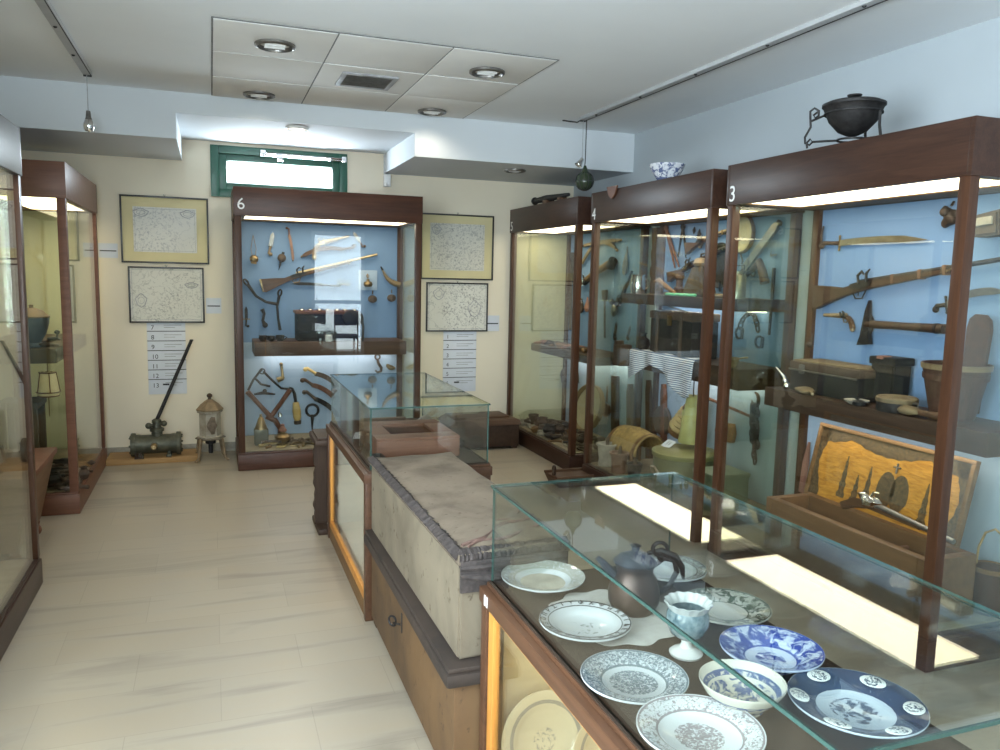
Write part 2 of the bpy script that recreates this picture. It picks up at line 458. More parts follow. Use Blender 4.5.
# lowered ceiling along the back wall, with the recess over the window
SY, SZ, RX0, RX1, RZ = 6.0, 2.44, -.205, 1.462, 2.612
b = B()
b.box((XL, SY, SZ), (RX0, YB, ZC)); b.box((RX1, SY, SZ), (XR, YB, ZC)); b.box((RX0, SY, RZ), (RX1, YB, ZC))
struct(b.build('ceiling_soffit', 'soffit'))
b = B(); b.box((XL, YB-.014, 0), (XR, YB, .075), .004); struct(b.build('baseboard_back', 'stone'))
b = B(); b.box((XR-.014, YF, 0), (XR, YB, .075), .004); struct(b.build('baseboard_right', 'stone'))


def window(name, ax, p, a0, a1, z0, z1, ft, mat, pane=True, mullion=0, sv=.9):
    """frame in an opening: ax 'y' = wall across y at p; ax 'x' = wall across x at p"""
    w = bpy.data.objects.new(name, None); COL.objects.link(w); w['kind'] = 'structure'
    def bx(bb, u0, u1, q0, q1, d0, d1, bev=.004):
        lo, hi = ((u0, p+d0, q0), (u1, p+d1, q1)) if ax == 'y' else ((p+d0, u0, q0), (p+d1, u1, q1))
        bb.box(lo, hi, bev)
    bb = B()
    bx(bb, a0, a0+ft, z0, z1, -.02, .06); bx(bb, a1-ft, a1, z0, z1, -.02, .06); bx(bb, a0+ft, a1-ft, z1-ft, z1, -.02, .06); bx(bb, a0+ft, a1-ft, z0, z0+ft, -.02, .06)
    bb.build('window_frame', mat, w)
    f2 = ft*.95; bb = B(); i0, i1, j0, j1 = a0+ft, a1-ft, z0+ft, z1-ft
    bx(bb, i0, i0+f2, j0, j1, 0, .045); bx(bb, i1-f2, i1, j0, j1, 0, .045); bx(bb, i0+f2, i1-f2, j1-f2*sv, j1, 0, .045); bx(bb, i0+f2, i1-f2, j0, j0+f2*sv, 0, .045)
    for k in range(mullion):
        c = i0+(i1-i0)*(k+1)/(mullion+1); bx(bb, c-.03, c+.03, j0, j1, 0, .045)
    bb.build('window_sash', mat, w)
    bb = B(); bx(bb, i0+f2*.9, i1-f2*.9, j0+f2*sv*.8, j1-f2*sv*.8, .02, .024, 0); bb.build('window_pane', 'glass', w)
    return w


w1 = window('window_1', 'y', YB, W0, W1, WZ0, WZ1, .065, 'green')
b = B(); p0, p1 = at(262, 152.5, y=YB-.05), at(345, 159.5, y=YB-.05)
b.tube([p0, p1], .009); b.tube([p0+Vector((.0, -.01, -.022)), p1+Vector((0, -.01, -.016))], .006)
b.box(p0-Vector((.015, .02, .03)), p0+Vector((.03, .03, .02)), .004); b.box(p1-Vector((.03, .02, .03)), p1+Vector((.01, .03, .02)), .004)
q = at(280, 157, y=YB-.06); b.box(q-Vector((.025, .02, .035)), q+Vector((.025, .05, .015)), .004)
b.build('window_opener', 'chrome', w1)
window('window_2', 'x', XL-.06, LW0, LW1, LZ0, LZ1, .06, 'white', mullion=1)
window('window_added', 'y', YF-.06, V0, V1, VZ0, VZ1, .06, 'white', mullion=1)  # unseen window, added to bring more daylight up to the ceiling
d1 = bpy.data.objects.new('door_1', None); COL.objects.link(d1); d1['kind'] = 'structure'
b = B()
for x0, x1, z0, z1 in ((D0, D0+.06, 0, DZ), (D1-.06, D1, 0, DZ), (D0+.06, D1-.06, DZ-.07, DZ), (D0+.06, D1-.06, 0, .12), (D0+.06, D1-.06, 1.0, 1.06)):
    b.box((x0, YF-.06, z0), (x1, YF-.01, z1), .004)
b.build('door_frame', 'alu', d1)
b = B(); b.box((D0+.06, YF-.04, .12), (D1-.06, YF-.034, DZ-.07)); b.build('door_pane', 'glass', d1)
b = B(); b.tube([(D0+.09, YF-.005, 1.15), (D0+.09, YF+.04, 1.15), (D0+.09, YF+.04, .9), (D0+.09, YF-.005, .9)], .01); b.build('door_handle', 'alu', d1)

# the field of nine ceiling tiles
GX0, GY0, GT = .03, 4.19, .6
cg = bpy.data.objects.new('ceiling_tile_field', None); COL.objects.link(cg); cg['kind'] = 'structure'
b = B(); b.box((GX0-.004, GY0-.004, ZC-.004), (GX0+3*GT+.004, GY0+3*GT+.0, ZC), 0); b.build('ceiling_grid', 'dark', cg)
for i in range(3):
    for j in range(3):
        b = B(); g = .0045
        tl = random.uniform(0, .003)
        b.box((GX0+i*GT+g, GY0+j*GT+g*1.7, ZC-.0065-tl), (GX0+(i+1)*GT-g, GY0+(j+1)*GT-g*1.7, ZC-.003), .001); b.build('ceiling_tile', 'tile', cg)
# downlights
def downlight(p, label, r=.105, lit=0):
    t = thing('downlight', label, 'ceiling light', p, 'recessed ceiling lights')
    b = B(); b.lathe([(r, 0), (r*1.0, -.012), (r*.86, -.018), (r*.80, -.006), (r*.80, 0)]); b.build('trim_ring', 'steel' if not lit else 'white', t)
    b = B(); b.lathe([(r*.80, -.004), (r*.7, .004), (r*.35, .006), (0, .006)]); b.build('reflector', 'darkrefl' if not lit else 'lamp_on', t)
    b = B()
    for k in (-1, 1): b.tube([(-.5*r, k*r*.22, -.006), (.5*r, k*r*.22, -.006)], r*.1)
    b.build('bulb', 'white' if not lit else 'lamp_on', t)
    return t


M['darkrefl'] = plain('dim_reflector', (.16, .15, .14), .3, .5)
M['lamp_on'] = emit('lit_downlight', (1, .94, .82), 6)
TZ = ZC-.008
for (u, v), lb in zip(((275, 43), (487, 70), (259, 93), (432, 110)), ('unlit round downlight in the ceiling tile nearest the hanging rail with the bulb', 'unlit round downlight in the tile field beside the long grey ceiling rail', 'unlit round downlight in the tile above the recess light, near the small bulb', 'unlit round downlight in the tile field corner facing the dark hanging float')):
    p = at(u, v, z=ZC); downlight((p.x, p.y, TZ), lb)
p = at(297, 127.5, z=RZ); downlight((p.x, p.y, RZ), 'lit round downlight in the recess above the green window', .085, 1)
p = at(515, 170, z=SZ); downlight((p.x, p.y, SZ), 'dark round downlight in the lowered ceiling near the case numbered 5', .09)
p = at(366, 80, z=ZC)
t = thing('ceiling_vent', 'square grey air vent in the middle ceiling tile', 'vent', (GX0+1.5*GT, GY0+1.5*GT, TZ))
b = B(); s = .17
for x0, x1, y0, y1 in ((-s, s, -s, -s+.03), (-s, s, s-.03, s), (-s, -s+.03, -s+.03, s-.03), (s-.03, s, -s+.03, s-.03)): b.box((x0, y0, -.012), (x1, y1, 0), .003)
b.build('frame', 'greyink', t)
b = B(); b.box((-s+.03, -s+.03, -.002), (s-.03, s-.03, 0)); b.build('grille_back', 'greyink', t)
for k in range(9):
    b = B(); y = -s+.045+k*.031; b.box((-s+.03, y-.009, -.01), (s-.03, y+.009, -.007), 0, Matrix.Rotation(.5, 3, 'X')); b.build('slat', 'steel', t)
# ceiling rails and what hangs from them
for x, y0, y1, lb in ((2.645, 1.2, 5.57, 'long grey ceiling rail above the cases numbered 3 and 4'), (-.69, 2.6, 5.64, 'short ceiling rail holding the small bare bulb')):
    t = thing('ceiling_rail', lb, 'rail', (x, y0, ZC))
    b = B(); b.box((-.026, 0, -.022), (.026, y1-y0, 0), .002); b.build('profile', 'railwhite', t)
    b = B(); b.box((.017, 0, -.025), (.022, y1-y0, -.0215), 0); b.build('slot', 'ink', t)
    yy = .35
    while yy < y1-y0-.1:
        b = B(); b.ball((-.008, yy, -.022), .010, (1, 1, .8), 10, 6); b.build('clamp', 'ink', t); yy += .55 if x < 0 else .63
    b = B(); b.box((-.024, y1-y0-.01, -.032), (.024, y1-y0, 0), .003); b.build('end_cap', 'ink', t)
RZL = ZC-.03
t = thing('hanging_bulb', 'small bare silver bulb on a thin wire below the ceiling', 'lamp', (-.69, 5.60, RZL))
b = B(); b.tube([(0, 0, 0), (0, 0, -.21)], .0025, 6); b.build('wire', 'greyink', t)
b = B(); b.lathe([(0, -.21), (.012, -.212), (.016, -.25), (.02, -.262)], seg=16); b.build('socket', 'steel', t)
b = B(); b.lathe([(.016, -.258), (.03, -.285), (.033, -.305), (.024, -.33), (0, -.338)], seg=20); b.build('bulb', 'chrome', t)
t = thing('glass_float', 'dark green glass fishing float hanging on a cord', 'float', (2.645, 5.50, RZL))
b = B(); b.tube([(0, 0, 0), (0, 0, -.30), (-.006, 0, -.37)], .004, 6); b.build('cord', 'ink', t)
b = B(); b.ball((0, 0, -.445), .068, (1, 1, 1.0), 20, 14); b.lathe([(.035, -.385), (.02, -.36), (.008, -.33)], seg=14); b.build('float_ball', 'bottle', t)
b = B()
for k in range(6):
    a = pi*k/6; b.ring((0, 0, -.445), .0695, .0022, (cos(a), sin(a), 0), 1, 24, 5)
b.ring((0, 0, -.445), .0695, .0022, (0, 0, 1), 1, 24, 5); b.build('netting', 'ink', t)
t = thing('hanging_spotlight', 'tiny silver spotlight on a wire beside the glass float', 'lamp', (2.635, 5.535, RZL))
b = B(); b.tube([(0, 0, 0), (0, 0, -.28)], .0025, 6); b.build('wire', 'greyink', t)
b = B(); b.lathe([(0, .03), (.014, .028), (.018, 0), (.03, -.03), (.028, -.034), (0, -.02)], (-.012, 0, -.30), 16, Matrix.Rotation(.6, 3, 'Y')); b.build('head', 'chrome', t)
b = B(); b.tube([(2.645, 5.57, ZC-.012), (2.62, 5.61, ZC-.03), (2.58, 5.66, ZC-.018), (2.55, 5.72, ZC-.003)], .005, 6)
one(b, 'cable', 'ink', 'short black cable end sticking out of the long ceiling rail', 'cable')
b = B(); p = at(387, 180, y=YB-.03); b.box(p+Vector((-.03, -.03, -.06)), p+Vector((.03, .03, .05)), .01); b.lathe([(.02, 0), (.018, .03), (0, .034)], p+Vector((0, -.03, -.03)), 14, Matrix.Rotation(pi/2, 3, 'X'))
one(b, 'motion_sensor', 'white', 'small white motion sensor on the wall beside the soffit', 'sensor')

# ------------------------------------------------------------------ showcases
H, FZ, BH, PW = 2.182, 1.966, .14, .05


def pane(parent, lo, hi, mat='glass', name='glass_pane'):
    bb = B(); bb.box(lo, hi)
    d = [hi[k]-lo[k] for k in range(3)]; ax = d.index(min(d)); bb.bm.faces.ensure_lookup_table()
    for f in bb.bm.faces:
        f.normal_update(); f.material_index = 0 if abs(f.normal[ax]) > .9 else 1
    return bb.build(name, [mat, 'gedge'], parent)


def showcase(label, x0, x1, y0, y1, back, number=None, crown='case_h', base='case_h', post='case', panel='blue', lower=None, zsplit=1.0, lamp='lamp', deck='sand'):
    """tall display case standing on the floor; back: 'x+', 'x-' or 'y+' tells where its rear panel is"""
    o = Vector((x0, y0, 0)); X, Y = x1-x0, y1-y0
    t = thing('showcase', label, 'display case', o, 'tall wooden display cases')
    bb = B(); bb.box((0, 0, 0), (X, Y, BH-.012), .006); bb.box((.008, .008, BH-.012), (X-.008, Y-.008, BH), .004); bb.build('plinth', base, t)
    bb = B(); bb.box((PW, PW, BH), (X-PW, Y-PW, BH+.006)); bb.build('floor_board', deck, t)
    q = .022
    bb = B(); bb.box((0, 0, FZ), (X, q, H), .003); bb.box((0, Y-q, FZ), (X, Y, H), .003); bb.box((0, q, FZ), (q, Y-q, H), .003); bb.box((X-q, q, FZ), (X, Y-q, H), .003); bb.box((q, q, H-.03), (X-q, Y-q, H-.004)); bb.build('cornice', crown, t)
    e = .006
    for px in (e, X-PW-e):
        for py in (e, Y-PW-e):
            bb = B(); bb.box((px, py, BH), (px+PW, py+PW, FZ+.02), .004); bb.build('post', post, t)
    # lamp panel in the head, held in a brown frame
    bb = B()
    l0, l1, m0, m1 = {'x+': (.06, X-.22, .09, Y-.09), 'x-': (.22, X-.06, .09, Y-.09), 'y+': (.09, X-.09, .06, Y-.22)}[back]
    for lo, hi in (((q, q), (X-q, m0)), ((q, m1), (X-q, Y-q)), ((q, m0), (l0, m1)), ((l1, m0), (X-q, m1))): bb.box((*lo, FZ+.004), (*hi, FZ+.022), .002)
    bb.build('lamp_frame', 'honey', t)
    bb = B(); bb.box((l0, m0, FZ+.01), (l1, m1, FZ+.018)); bb.build('lamp_panel', lamp, t)
    # rear panel, in two heights; under-shelf lamp light is put into the paler lower colour
    def rear(z0, z1, mat):
        bb = B(); g = .02
        if back == 'y+': bb.box((PW*.5, Y-.03, z0), (X-PW*.5, Y-.012, z1))
        elif back == 'x+': bb.box((X-.03, PW*.5, z0), (X-.012, Y-PW*.5, z1))
        else: bb.box((.012, PW*.5, z0), (.03, Y-PW*.5, z1))
        bb.build('back_panel', mat, t)
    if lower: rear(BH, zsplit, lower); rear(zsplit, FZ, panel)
    else: rear(BH, FZ, panel)
    g = .006; i = .018
    S = {'x-': ((i, PW), (i+g, Y-PW)), 'x+': ((X-i-g, PW), (X-i, Y-PW)), 'y-': ((PW, i), (X-PW, i+g)), 'y+': ((PW, Y-i-g), (X-PW, Y-i))}
    for k, (lo, hi) in S.items():
        if k != back: pane(t, (*lo, BH), (*hi, FZ), 'glass' if (k[0] == 'x') == (back[0] == 'x') else 'sideglass')
    if number:
        pos = {'x+': (-.002, Y-.055, FZ+.055), 'y+': (.055, -.002, FZ+.085)}[back]
        n = {'x+': Vector((-1, 0, 0)), 'y+': Vector((0, -1, 0))}[back]
        e1 = Vector((0, -1, 0)) if back == 'x+' else Vector((1, 0, 0)); e2 = n.cross(e1)
        mt = Matrix(((e1.x, e2.x, n.x, pos[0]), (e1.y, e2.y, n.y, pos[1]), (e1.z, e2.z, n.z, pos[2]), (0, 0, 0, 1)))
        text_mesh('number', number, .12, 'white', t, mt)['label'] = 'white case number'
    return t


def shelf(t, x0, x1, y0, y1, z0, z1, lampside=None, mat='shelf'):
    """a shelf of case t in room coordinates; with a lamp under its rear edge"""
    o = t.matrix_world.translation; r = lambda p: Vector(p)-o
    bb = B(); bb.box(r((x0, y0, z0)), r((x1, y1, z1)), .004); sh = bb.build('shelf', mat, t)
    if lampside:
        ax0, ax1, ay0, ay1 = lampside
        bb = B(); bb.box(r((ax0, ay0, z0-.012)), r((ax1, ay1, z0-.001)), .003); bb.build('shelf_lamp', 'lamp2', t)


XF, XP = 2.672, 3.278                     # front of the row of cases on the long wall, and the face of their panels
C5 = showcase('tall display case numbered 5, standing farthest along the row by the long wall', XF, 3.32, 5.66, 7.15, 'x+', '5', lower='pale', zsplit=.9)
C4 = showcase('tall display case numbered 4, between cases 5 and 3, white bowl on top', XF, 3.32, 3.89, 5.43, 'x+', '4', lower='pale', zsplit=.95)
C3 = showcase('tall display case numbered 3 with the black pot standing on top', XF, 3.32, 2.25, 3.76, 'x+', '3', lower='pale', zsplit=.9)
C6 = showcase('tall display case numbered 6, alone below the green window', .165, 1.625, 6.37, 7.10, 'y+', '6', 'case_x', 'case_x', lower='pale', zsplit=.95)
CF = showcase('tall reddish display case standing in the corner beside the maps', -1.46, -.815, 5.49, 6.90, 'x-', None, 'case_red', 'case_red', 'redwood', panel='wall')
CN = showcase('tall display case cut off by the picture edge, beside the marble aisle', -1.46, -.815, 2.80, 4.30, 'x-', None, 'case_sheen', 'case_h', panel='blue')
shelf(C5, 2.90, 3.29, 5.715, 7.095, .853, .921, (3.18, 3.26, 5.8, 6.98))
shelf(C4, 2.93, 3.29, 3.945, 5.375, 1.376, 1.449, (3.19, 3.26, 4.1, 5.2))
shelf(C4, 2.96, 3.29, 3.945, 5.375, .90, 1.03, (3.19, 3.26, 4.1, 5.2))
shelf(C3, 2.965, 3.29, 2.305, 3.705, .857, .96, (3.02, 3.10, 2.4, 3.6))
S6Y = 6.66
shelf(C6, .315, 1.565, S6Y, 7.07, .87, .985, (.4, 1.5, 6.95, 7.03), 'brownwood')
shelf(CF, -1.43, -.92, 5.56, 6.83, .955, 1.045, None, 'oldwood')

# ------------------------------------------------------------------ the two glass counters
def counter(label, x0, x1, y0, y1, zd, zt, decal=False, inner='innercream'):
    o = Vector((x0, y0, 0)); X, Y = x1-x0, y1-y0
    t = thing('glass_counter', label, 'display case', o, 'glass topped counters in the middle of the room')
    pw = .042
    bb = B(); bb.box((-.024, -.012, zd-.055), (X+.012, Y+.012, zd-.012), .004); bb.box((-.004, -.004, zd-.012), (X+.004, Y+.004, zd), .003); bb.build('rail', 'rail', t)
    bb = B(); bb.box((0, 0, zd), (X, Y, zd+.004)); bb.build('deck', 'deck', t)
    for px in (-.018, X-pw+.006):
        for py in (-.006, Y-pw+.006):
            bb = B(); bb.box((px, py, 0), (px+pw, py+pw, zd-.055), .003); bb.build('post', 'rail', t)
    # sliding glazed doors of pale wood on the long sides
    zb = .07
    bb = B(); bb.box((pw, pw, zb), (X-pw, Y-pw, zb+.02)); bb.build('floor_board', inner, t)
    for sx in (0, 1):
        xx = -.012 if sx == 0 else X-.028
        bb = B(); bb.box((xx, pw, 0), (xx+.024, Y-pw, .075), .003); bb.build('bottom_rail', 'honey', t)
        half = Y-2*pw
        for k in range(1):
            a = pw+half*k; f = .042
            bb = B()
            bb.box((xx, a, .075), (xx+.02, a+f*.4, zd-.055), .002); bb.box((xx, a+half-f, .075), (xx+.02, a+half, zd-.055), .002)
            bb.box((xx, a+f*.4, .075), (xx+.02, a+half-f, .075+f), .002); bb.box((xx, a+f*.4, zd-.055-.016), (xx+.02, a+half-f, zd-.055), .002)
            dd = bb.build('door', 'orange', t)
            bb = B(); bb.box((xx+.008, a+f*.3, .075+f*.8), (xx+.012, a+half-f*.8, zd-.068)); g = bb.build('door_pane', 'glass', dd)
    for yy in (.004, Y-.024):
        bb = B(); bb.box((pw, yy, .01), (X-pw, yy+.02, zd-.055)); bb.build('end_panel', inner, t)
    bb = B(); bb.box((X*.62, pw, zb+.02), (X*.62+.012, Y-pw, zd-.055)); bb.build('inner_board', inner, t)
    bb = B(); bb.box((.20, .12, zd-.075), (.30, Y-.12, zd-.058)); bb.build('under_lamp', 'lamp2', t)
    # the glass box
    g = .006
    pane(t, (.006, .006, zd+.004), (.006+g, Y-.006, zt-g), 'glass', 'glass_side'); pane(t, (X-.012, .006, zd+.004), (X-.006, Y-.006, zt-g), 'glass', 'glass_side')
    pane(t, (.012, .006, zd+.004), (X-.012, .006+g, zt-g), 'glass', 'glass_end'); pane(t, (.012, Y-.012, zd+.004), (X-.012, Y-.006, zt-g), 'glass', 'glass_end')
    pane(t, (0, 0, zt-g), (X, Y, zt), 'topglass', 'glass_top')
    if decal:
        bb = B(); bb.box((-.0255, Y-.045, zd-.05), (-.024, Y-.037, zd-.02), 0); bb.box((-.0255, Y-.062, zd-.05), (-.024, Y-.054, zd-.02), 0); bb.build('number', 'white', t)
    return t


NX0, NX1, NY0, NY1, ZD, ZT = .724, 1.32, .712, 2.045, .687, .97
CNR = counter('glass counter full of painted plates, closest to the camera', NX0, NX1, NY0, NY1, ZD, ZT, True)
FX0, FX1, FY0, FY1, ZD2 = .634, 1.195, 3.395, 4.615, .69
CFR = counter('glass counter holding the brown wooden box frame, beyond the whitewashed chest', FX0, FX1, FY0, FY1, ZD2, ZT, False, 'innerwhite')
ZP = ZD+.005


def plate(name, label, u, v, R, h, mat, flat=.55, rimw=.12, foot=.55, ripple=None, cat='plate', z=None, group='painted plates in the glass counter', tilt=None):
    p = at(u, v, z=ZP+h*.75) if z is None else Vector(z)
    p.z = ZP if z is None else p.z
    t = thing(name, label, cat, Matrix.Translation(p) @ (tilt if tilt is not None else Matrix.Identity(4)), group)
    bb = B(); w = .004
    bb.lathe([(0, .006), (R*flat*.95, .006), (R*flat*1.08, .012), (R*(1-rimw*2.2), h*.72), (R, h), (R*1.005, h-.0025), (R*.995, h-.005), (R*(1-rimw*2.2), h*.72-w*1.4), (R*flat*1.05, .004), (R*foot*1.02, .003), (R*foot, 0), (R*foot*.92, 0), (R*foot*.9, .003), (0, .003)], seg=56, ripple=ripple)
    bb.build('body', mat, t)
    return t


pm = plate_mat
t = plate('plate', 'white soup plate with pale grey rim ornament, at the far corner of the glass counter', 543, 577, .118, .028, pm('plate_grey_rim', (.47, .49, .50), (.33, .33, .30), .68, .99, .0, .62, 0, .118, 1, 90), .55)
b = B(); b.lathe([(0, .0062), (.066, .0062), (.067, .0072), (0, .0075)], seg=40); b.build('painted_well', 'stone', t)
t = plate('plate', 'white plate with black Greek letters around its rim and a small landscape', 585, 622, .113, .026, pm('plate_letter_rim', (.47, .49, .50), (.09, .09, .09), .985, .995, .42, .0, .46, .113, 5, 45), .58)
letters = 'ΑΒΓΔΕΖΗΘΙΚΛΜΝΞΟΠΡΣΤΥΦΧΨΩ'
parts = []
for k, ch in enumerate(letters):
    a = pi/2-2*pi*(k-20)/24 - .35
    r = .1015
    mt = Matrix.Translation((r*cos(a), r*sin(a), .0268)) @ Matrix.Rotation(a-pi/2, 4, 'Z') @ Matrix.Rotation(radians(16), 4, 'X')
    parts.append((ch, mt))
bm = bmesh.new()
for ch, mt in parts:
    o = text_mesh('letter', ch, .0185, 'ink', None, None, .0004, 'CENTER', .012); me = o.data; me.transform(mt); bm.from_mesh(me); bpy.data.objects.remove(o); bpy.data.meshes.remove(me)
me = bpy.data.meshes.new('lettering'); bm.to_mesh(me); bm.free(); me.materials.append(M['ink']); o = bpy.data.objects.new('lettering', me); COL.objects.link(o); o.parent = t
b = B(); b.ring((0, 0, .0232), .0905, .0009, (0, 0, 1), 1, 48, 5); b.ring((0, 0, .0272), .1105, .0009, (0, 0, 1), 1, 48, 5); b.build('rim_line', 'ink', t)
plate('plate', 'grey and white plate with a bouquet, close beside the Greek letter plate', 634, 677, .114, .024, pm('plate_grey_bouquet', (.40, .43, .445), (.10, .13, .155), .60, .98, .50, .57, .60, .114, 9, 150), .60)
plate('plate', 'white plate with brown bouquet and scattered sprays, cut by the picture edge', 700, 730, .119, .026, pm('plate_brown_bouquet', (.47, .49, .50), (.20, .18, .19), .66, .97, .44, .50, .60, .119, 12, 130), .60)
plate('bowl', 'small blue and white bowl with painted leaf pattern inside', 742, 686, .086, .058, pm('bowl_leaf', (.45, .43, .36), (.05, .08, .17), .76, .88, .78, .60, .53, .086, 15, 48), .5, .05, .52, None, 'bowl')
plate('plate', 'deep blue and white flow-blue soup plate', 771, 650, .114, .036, pm('plate_flow_blue', (.46, .51, .62), (.025, .055, .26), .50, .99, .34, .58, .56, .114, 20, 38), .5)
t = plate('plate', 'large blue-grey plate with light medallions on its rim', 856, 703, .131, .030, pm('plate_blue_medallion', (.40, .45, .50), (.03, .05, .095), .58, .99, .42, .80, .54, .131, 24, 50), .55)
for k in range(6):
    a = .5+k*2*pi/6
    b = B(); b.lathe([(0, .0012), (.018, .0008), (.0195, 0)], seg=20)
    for vv in b.bm.verts: vv.co.x *= 1.35
    m_ = b.build('medallion', pm('medallion_%s' % k, (.72, .73, .70), (.07, .09, .13), .99, 1, .9, 0, .56, .02, k, 130), t, Matrix.Translation((.108*cos(a), .108*sin(a), .0262)) @ Matrix.Rotation(a-pi/2, 4, 'Z') @ Matrix.Rotation(radians(10), 4, 'X'))
plate('plate', 'cream plate with dark brown flower sprays, behind the footed cup', 725, 607, .116, .022, pm('plate_brown_sprays', (.44, .425, .385), (.07, .095, .075), .50, .98, .2, .55, .30, .116, 30, 45), .60)
plate('plate', 'white plate with fine dark beaded rim, half hidden behind the copper jug', 668, 568, .112, .022, pm('plate_beaded', (.47, .49, .50), (.15, .14, .13), .74, .98, 0, .58, 0, .112, 33, 140), .62)
# footed porcelain cup with ruffled mouth
p = at(686, 650, z=ZP+.01); t = thing('footed_cup', 'teal patterned footed cup with ruffled white mouth', 'cup', Matrix.Translation((p.x, p.y, ZP)) @ Matrix.Scale(.86, 4))
b = B(); b.lathe([(0, 0), (.043, 0), (.045, .006), (.036, .014), (.018, .022), (.013, .034), (.016, .044)], seg=32); b.build('foot', 'porcelain', t)
b = B(); b.lathe([(0, .042), (.018, .044), (.045, .062), (.057, .09), (.056, .115), (.05, .128), (.047, .126), (.052, .11), (.05, .09), (.03, .06), (0, .056)], seg=48); b.build('body', 'mosaic', t)
b = B(); b.lathe([(.05, .127), (.058, .142), (.064, .149), (.062, .15), (.05, .136), (.047, .126)], seg=64, ripple=(.05, 14, .13)); b.build('ruffled_rim', 'porcelain', t)
# copper jug with black handle, on a doily
p = at(632, 624, z=ZP+.003); JP = Vector((p.x+.01, p.y+.04, ZP))
b = B(); n0 = 40
b.lathe([(0, .001), (.15, .001), (.165, .0005), (.166, .002), (.15, .0035), (0, .004)], (JP.x-.03, JP.y+.02, ZP), 72, None)
for vv in b.bm.verts:
    a = math.atan2(vv.co.y-JP.y-.02, vv.co.x-JP.x+.03); d = Vector((vv.co.x-JP.x+.03, vv.co.y-JP.y-.02, 0)); vv.co += d*.05*sin(a*11)
one(b, 'doily', 'cloth', 'white cloth doily lying under the copper jug', 'doily')
t = thing('jug', 'dull copper jug with black scrolled handle and pewter lid, standing on the doily', 'jug', Matrix.Translation((JP.x+.035, JP.y+.035, ZP+.0045)) @ Matrix.Scale(.84, 4))
b = B(); b.lathe([(0, 0), (.062, 0), (.066, .006), (.078, .03), (.080, .06), (.070, .10), (.056, .125), (.058, .14), (.064, .15), (.060, .15), (.052, .13), (.05, .12), (0, .12)], seg=36); b.build('body', 'darkjug', t)
b = B(); b.lathe([(.066, .15), (.067, .156), (.05, .172), (.022, .184), (.012, .188), (.012, .2), (.018, .206), (0, .213)], seg=32); b.build('lid', 'darkpewter', t)
b = B(); b.tube([(.052, -.01, .13), (.085, -.025, .165), (.115, -.04, .16), (.122, -.045, .125), (.105, -.035, .08), (.076, -.02, .05)], [.006, .009, .01, .009, .008, .006]); b.ring((.075, -.028, .178), .016, .005, (-.3, .9, 0)); b.tube([(.03, -.02, .185), (.06, -.05, .20), (.095, -.07, .185), (.12, -.075, .15), (.13, -.07, .11)], [.006, .010, .012, .010, .005]); b.ring((.055, -.05, .205), .022, .006, (.4, .9, .1)); b.build('handle', 'iron', t)
b = B(); b.tube([(-.06, .02, .11), (-.095, .035, .15), (-.11, .04, .165)], [.016, .011, .008]); b.build('spout', 'darkpewter', t)
# things on the lower shelf of the same counter
for (xx, yy, zz, rr, lb) in ((.86, 1.93, .25, .135, 'cream plate with a dark ring leaning low on the counter end board'), (1.03, 1.86, .22, .12, 'plain cream plate leaning beside the ringed plate in the lower part of the counter')):
    plate('plate', lb, 0, 0, rr, .024, pm('plate_low%s' % xx, (.45, .37, .22), (.20, .17, .12), .74, .80, .3, .62, .5, rr, yy, 60), .6, z=(xx, yy, zz), group='plates in the lower part of the counter', tilt=Matrix.Rotation(radians(72), 4, 'X'))
plate('bowl', 'white ribbed bowl standing low behind the counter door', 0, 0, .075, .06, 'porcelain', .5, .05, .5, (.03, 18, .01), 'bowl', z=(.80, 1.36, .092), group='plates in the lower part of the counter')
b = B(); b.lathe([(0, 0), (.045, 0), (.06, .05), (.055, .12), (.03, .16), (.032, .18), (.026, .18), (.02, .15), (0, .15)], seg=26); b.tube([(.05, 0, .12), (.085, 0, .13), (.09, 0, .09), (.06, 0, .05)], .006)
one(b, 'jug', 'ochre', 'yellowish jug standing in the lower part of the plate counter', 'jug', (.84, 1.62, .092))

# far counter contents: box frame, papers, dark pots
o0 = (.735, 3.50); t = thing('box_frame', 'low reddish-brown wooden box with a rectangular window in its top', 'box', (.70, 3.56, ZD2+.0055))
b = B(); b.box((0, 0, 0), (.40, .03, .085), .004); b.box((0, .42, 0), (.40, .45, .085), .004); b.box((0, .03, 0), (.03, .42, .085), .004); b.box((.37, .03, 0), (.40, .42, .085), .004); b.build('sides', 'redwood', t)
b = B(); b.box((0, 0, .085), (.40, .11, .10), .003); b.box((0, .34, .085), (.40, .45, .10), .003); b.box((0, .11, .085), (.09, .34, .10), .003); b.box((.31, .11, .085), (.40, .34, .10), .003); b.build('top_frame', 'redwood', t)
b = B(); b.box((.03, .03, .03), (.37, .42, .035)); b.build('bottom', 'deck', t)
b = B(); b.box((0, 0, 0), (.12, .17, .002)); one(b, 'paper_card', 'paper', 'white paper card lying flat beside the reddish box', 'card', rotz((.675, 4.08, ZD2+.005), -.25))
for k, (x, y, d, lb) in enumerate(((.69, 3.50, .075, 'small dark lump of metal lying at the counter corner by the reddish box'), (1.13, 3.72, .085, 'dark bronze lump lying between the reddish box and the side pane'), (1.12, 4.3, .1, 'crumpled grey metal piece at the back of the counter'))):
    b = B(); b.lump((0, 0, d*.34), (d, d*1.1, d*.7), k+3, .2); one(b, 'metal_lump', 'iron' if k < 2 else 'steel', lb, 'relic', (x, y, ZD2+.005))
b = B(); b.box((0, 0, 0), (.30, .035, .025), .006); b.box((.02, .005, .025), (.28, .03, .04), .004); one(b, 'wooden_bar', 'brownwood', 'dark wooden bar lying across the far end of the counter', 'bar', (.76, 4.42, ZD2+.005))

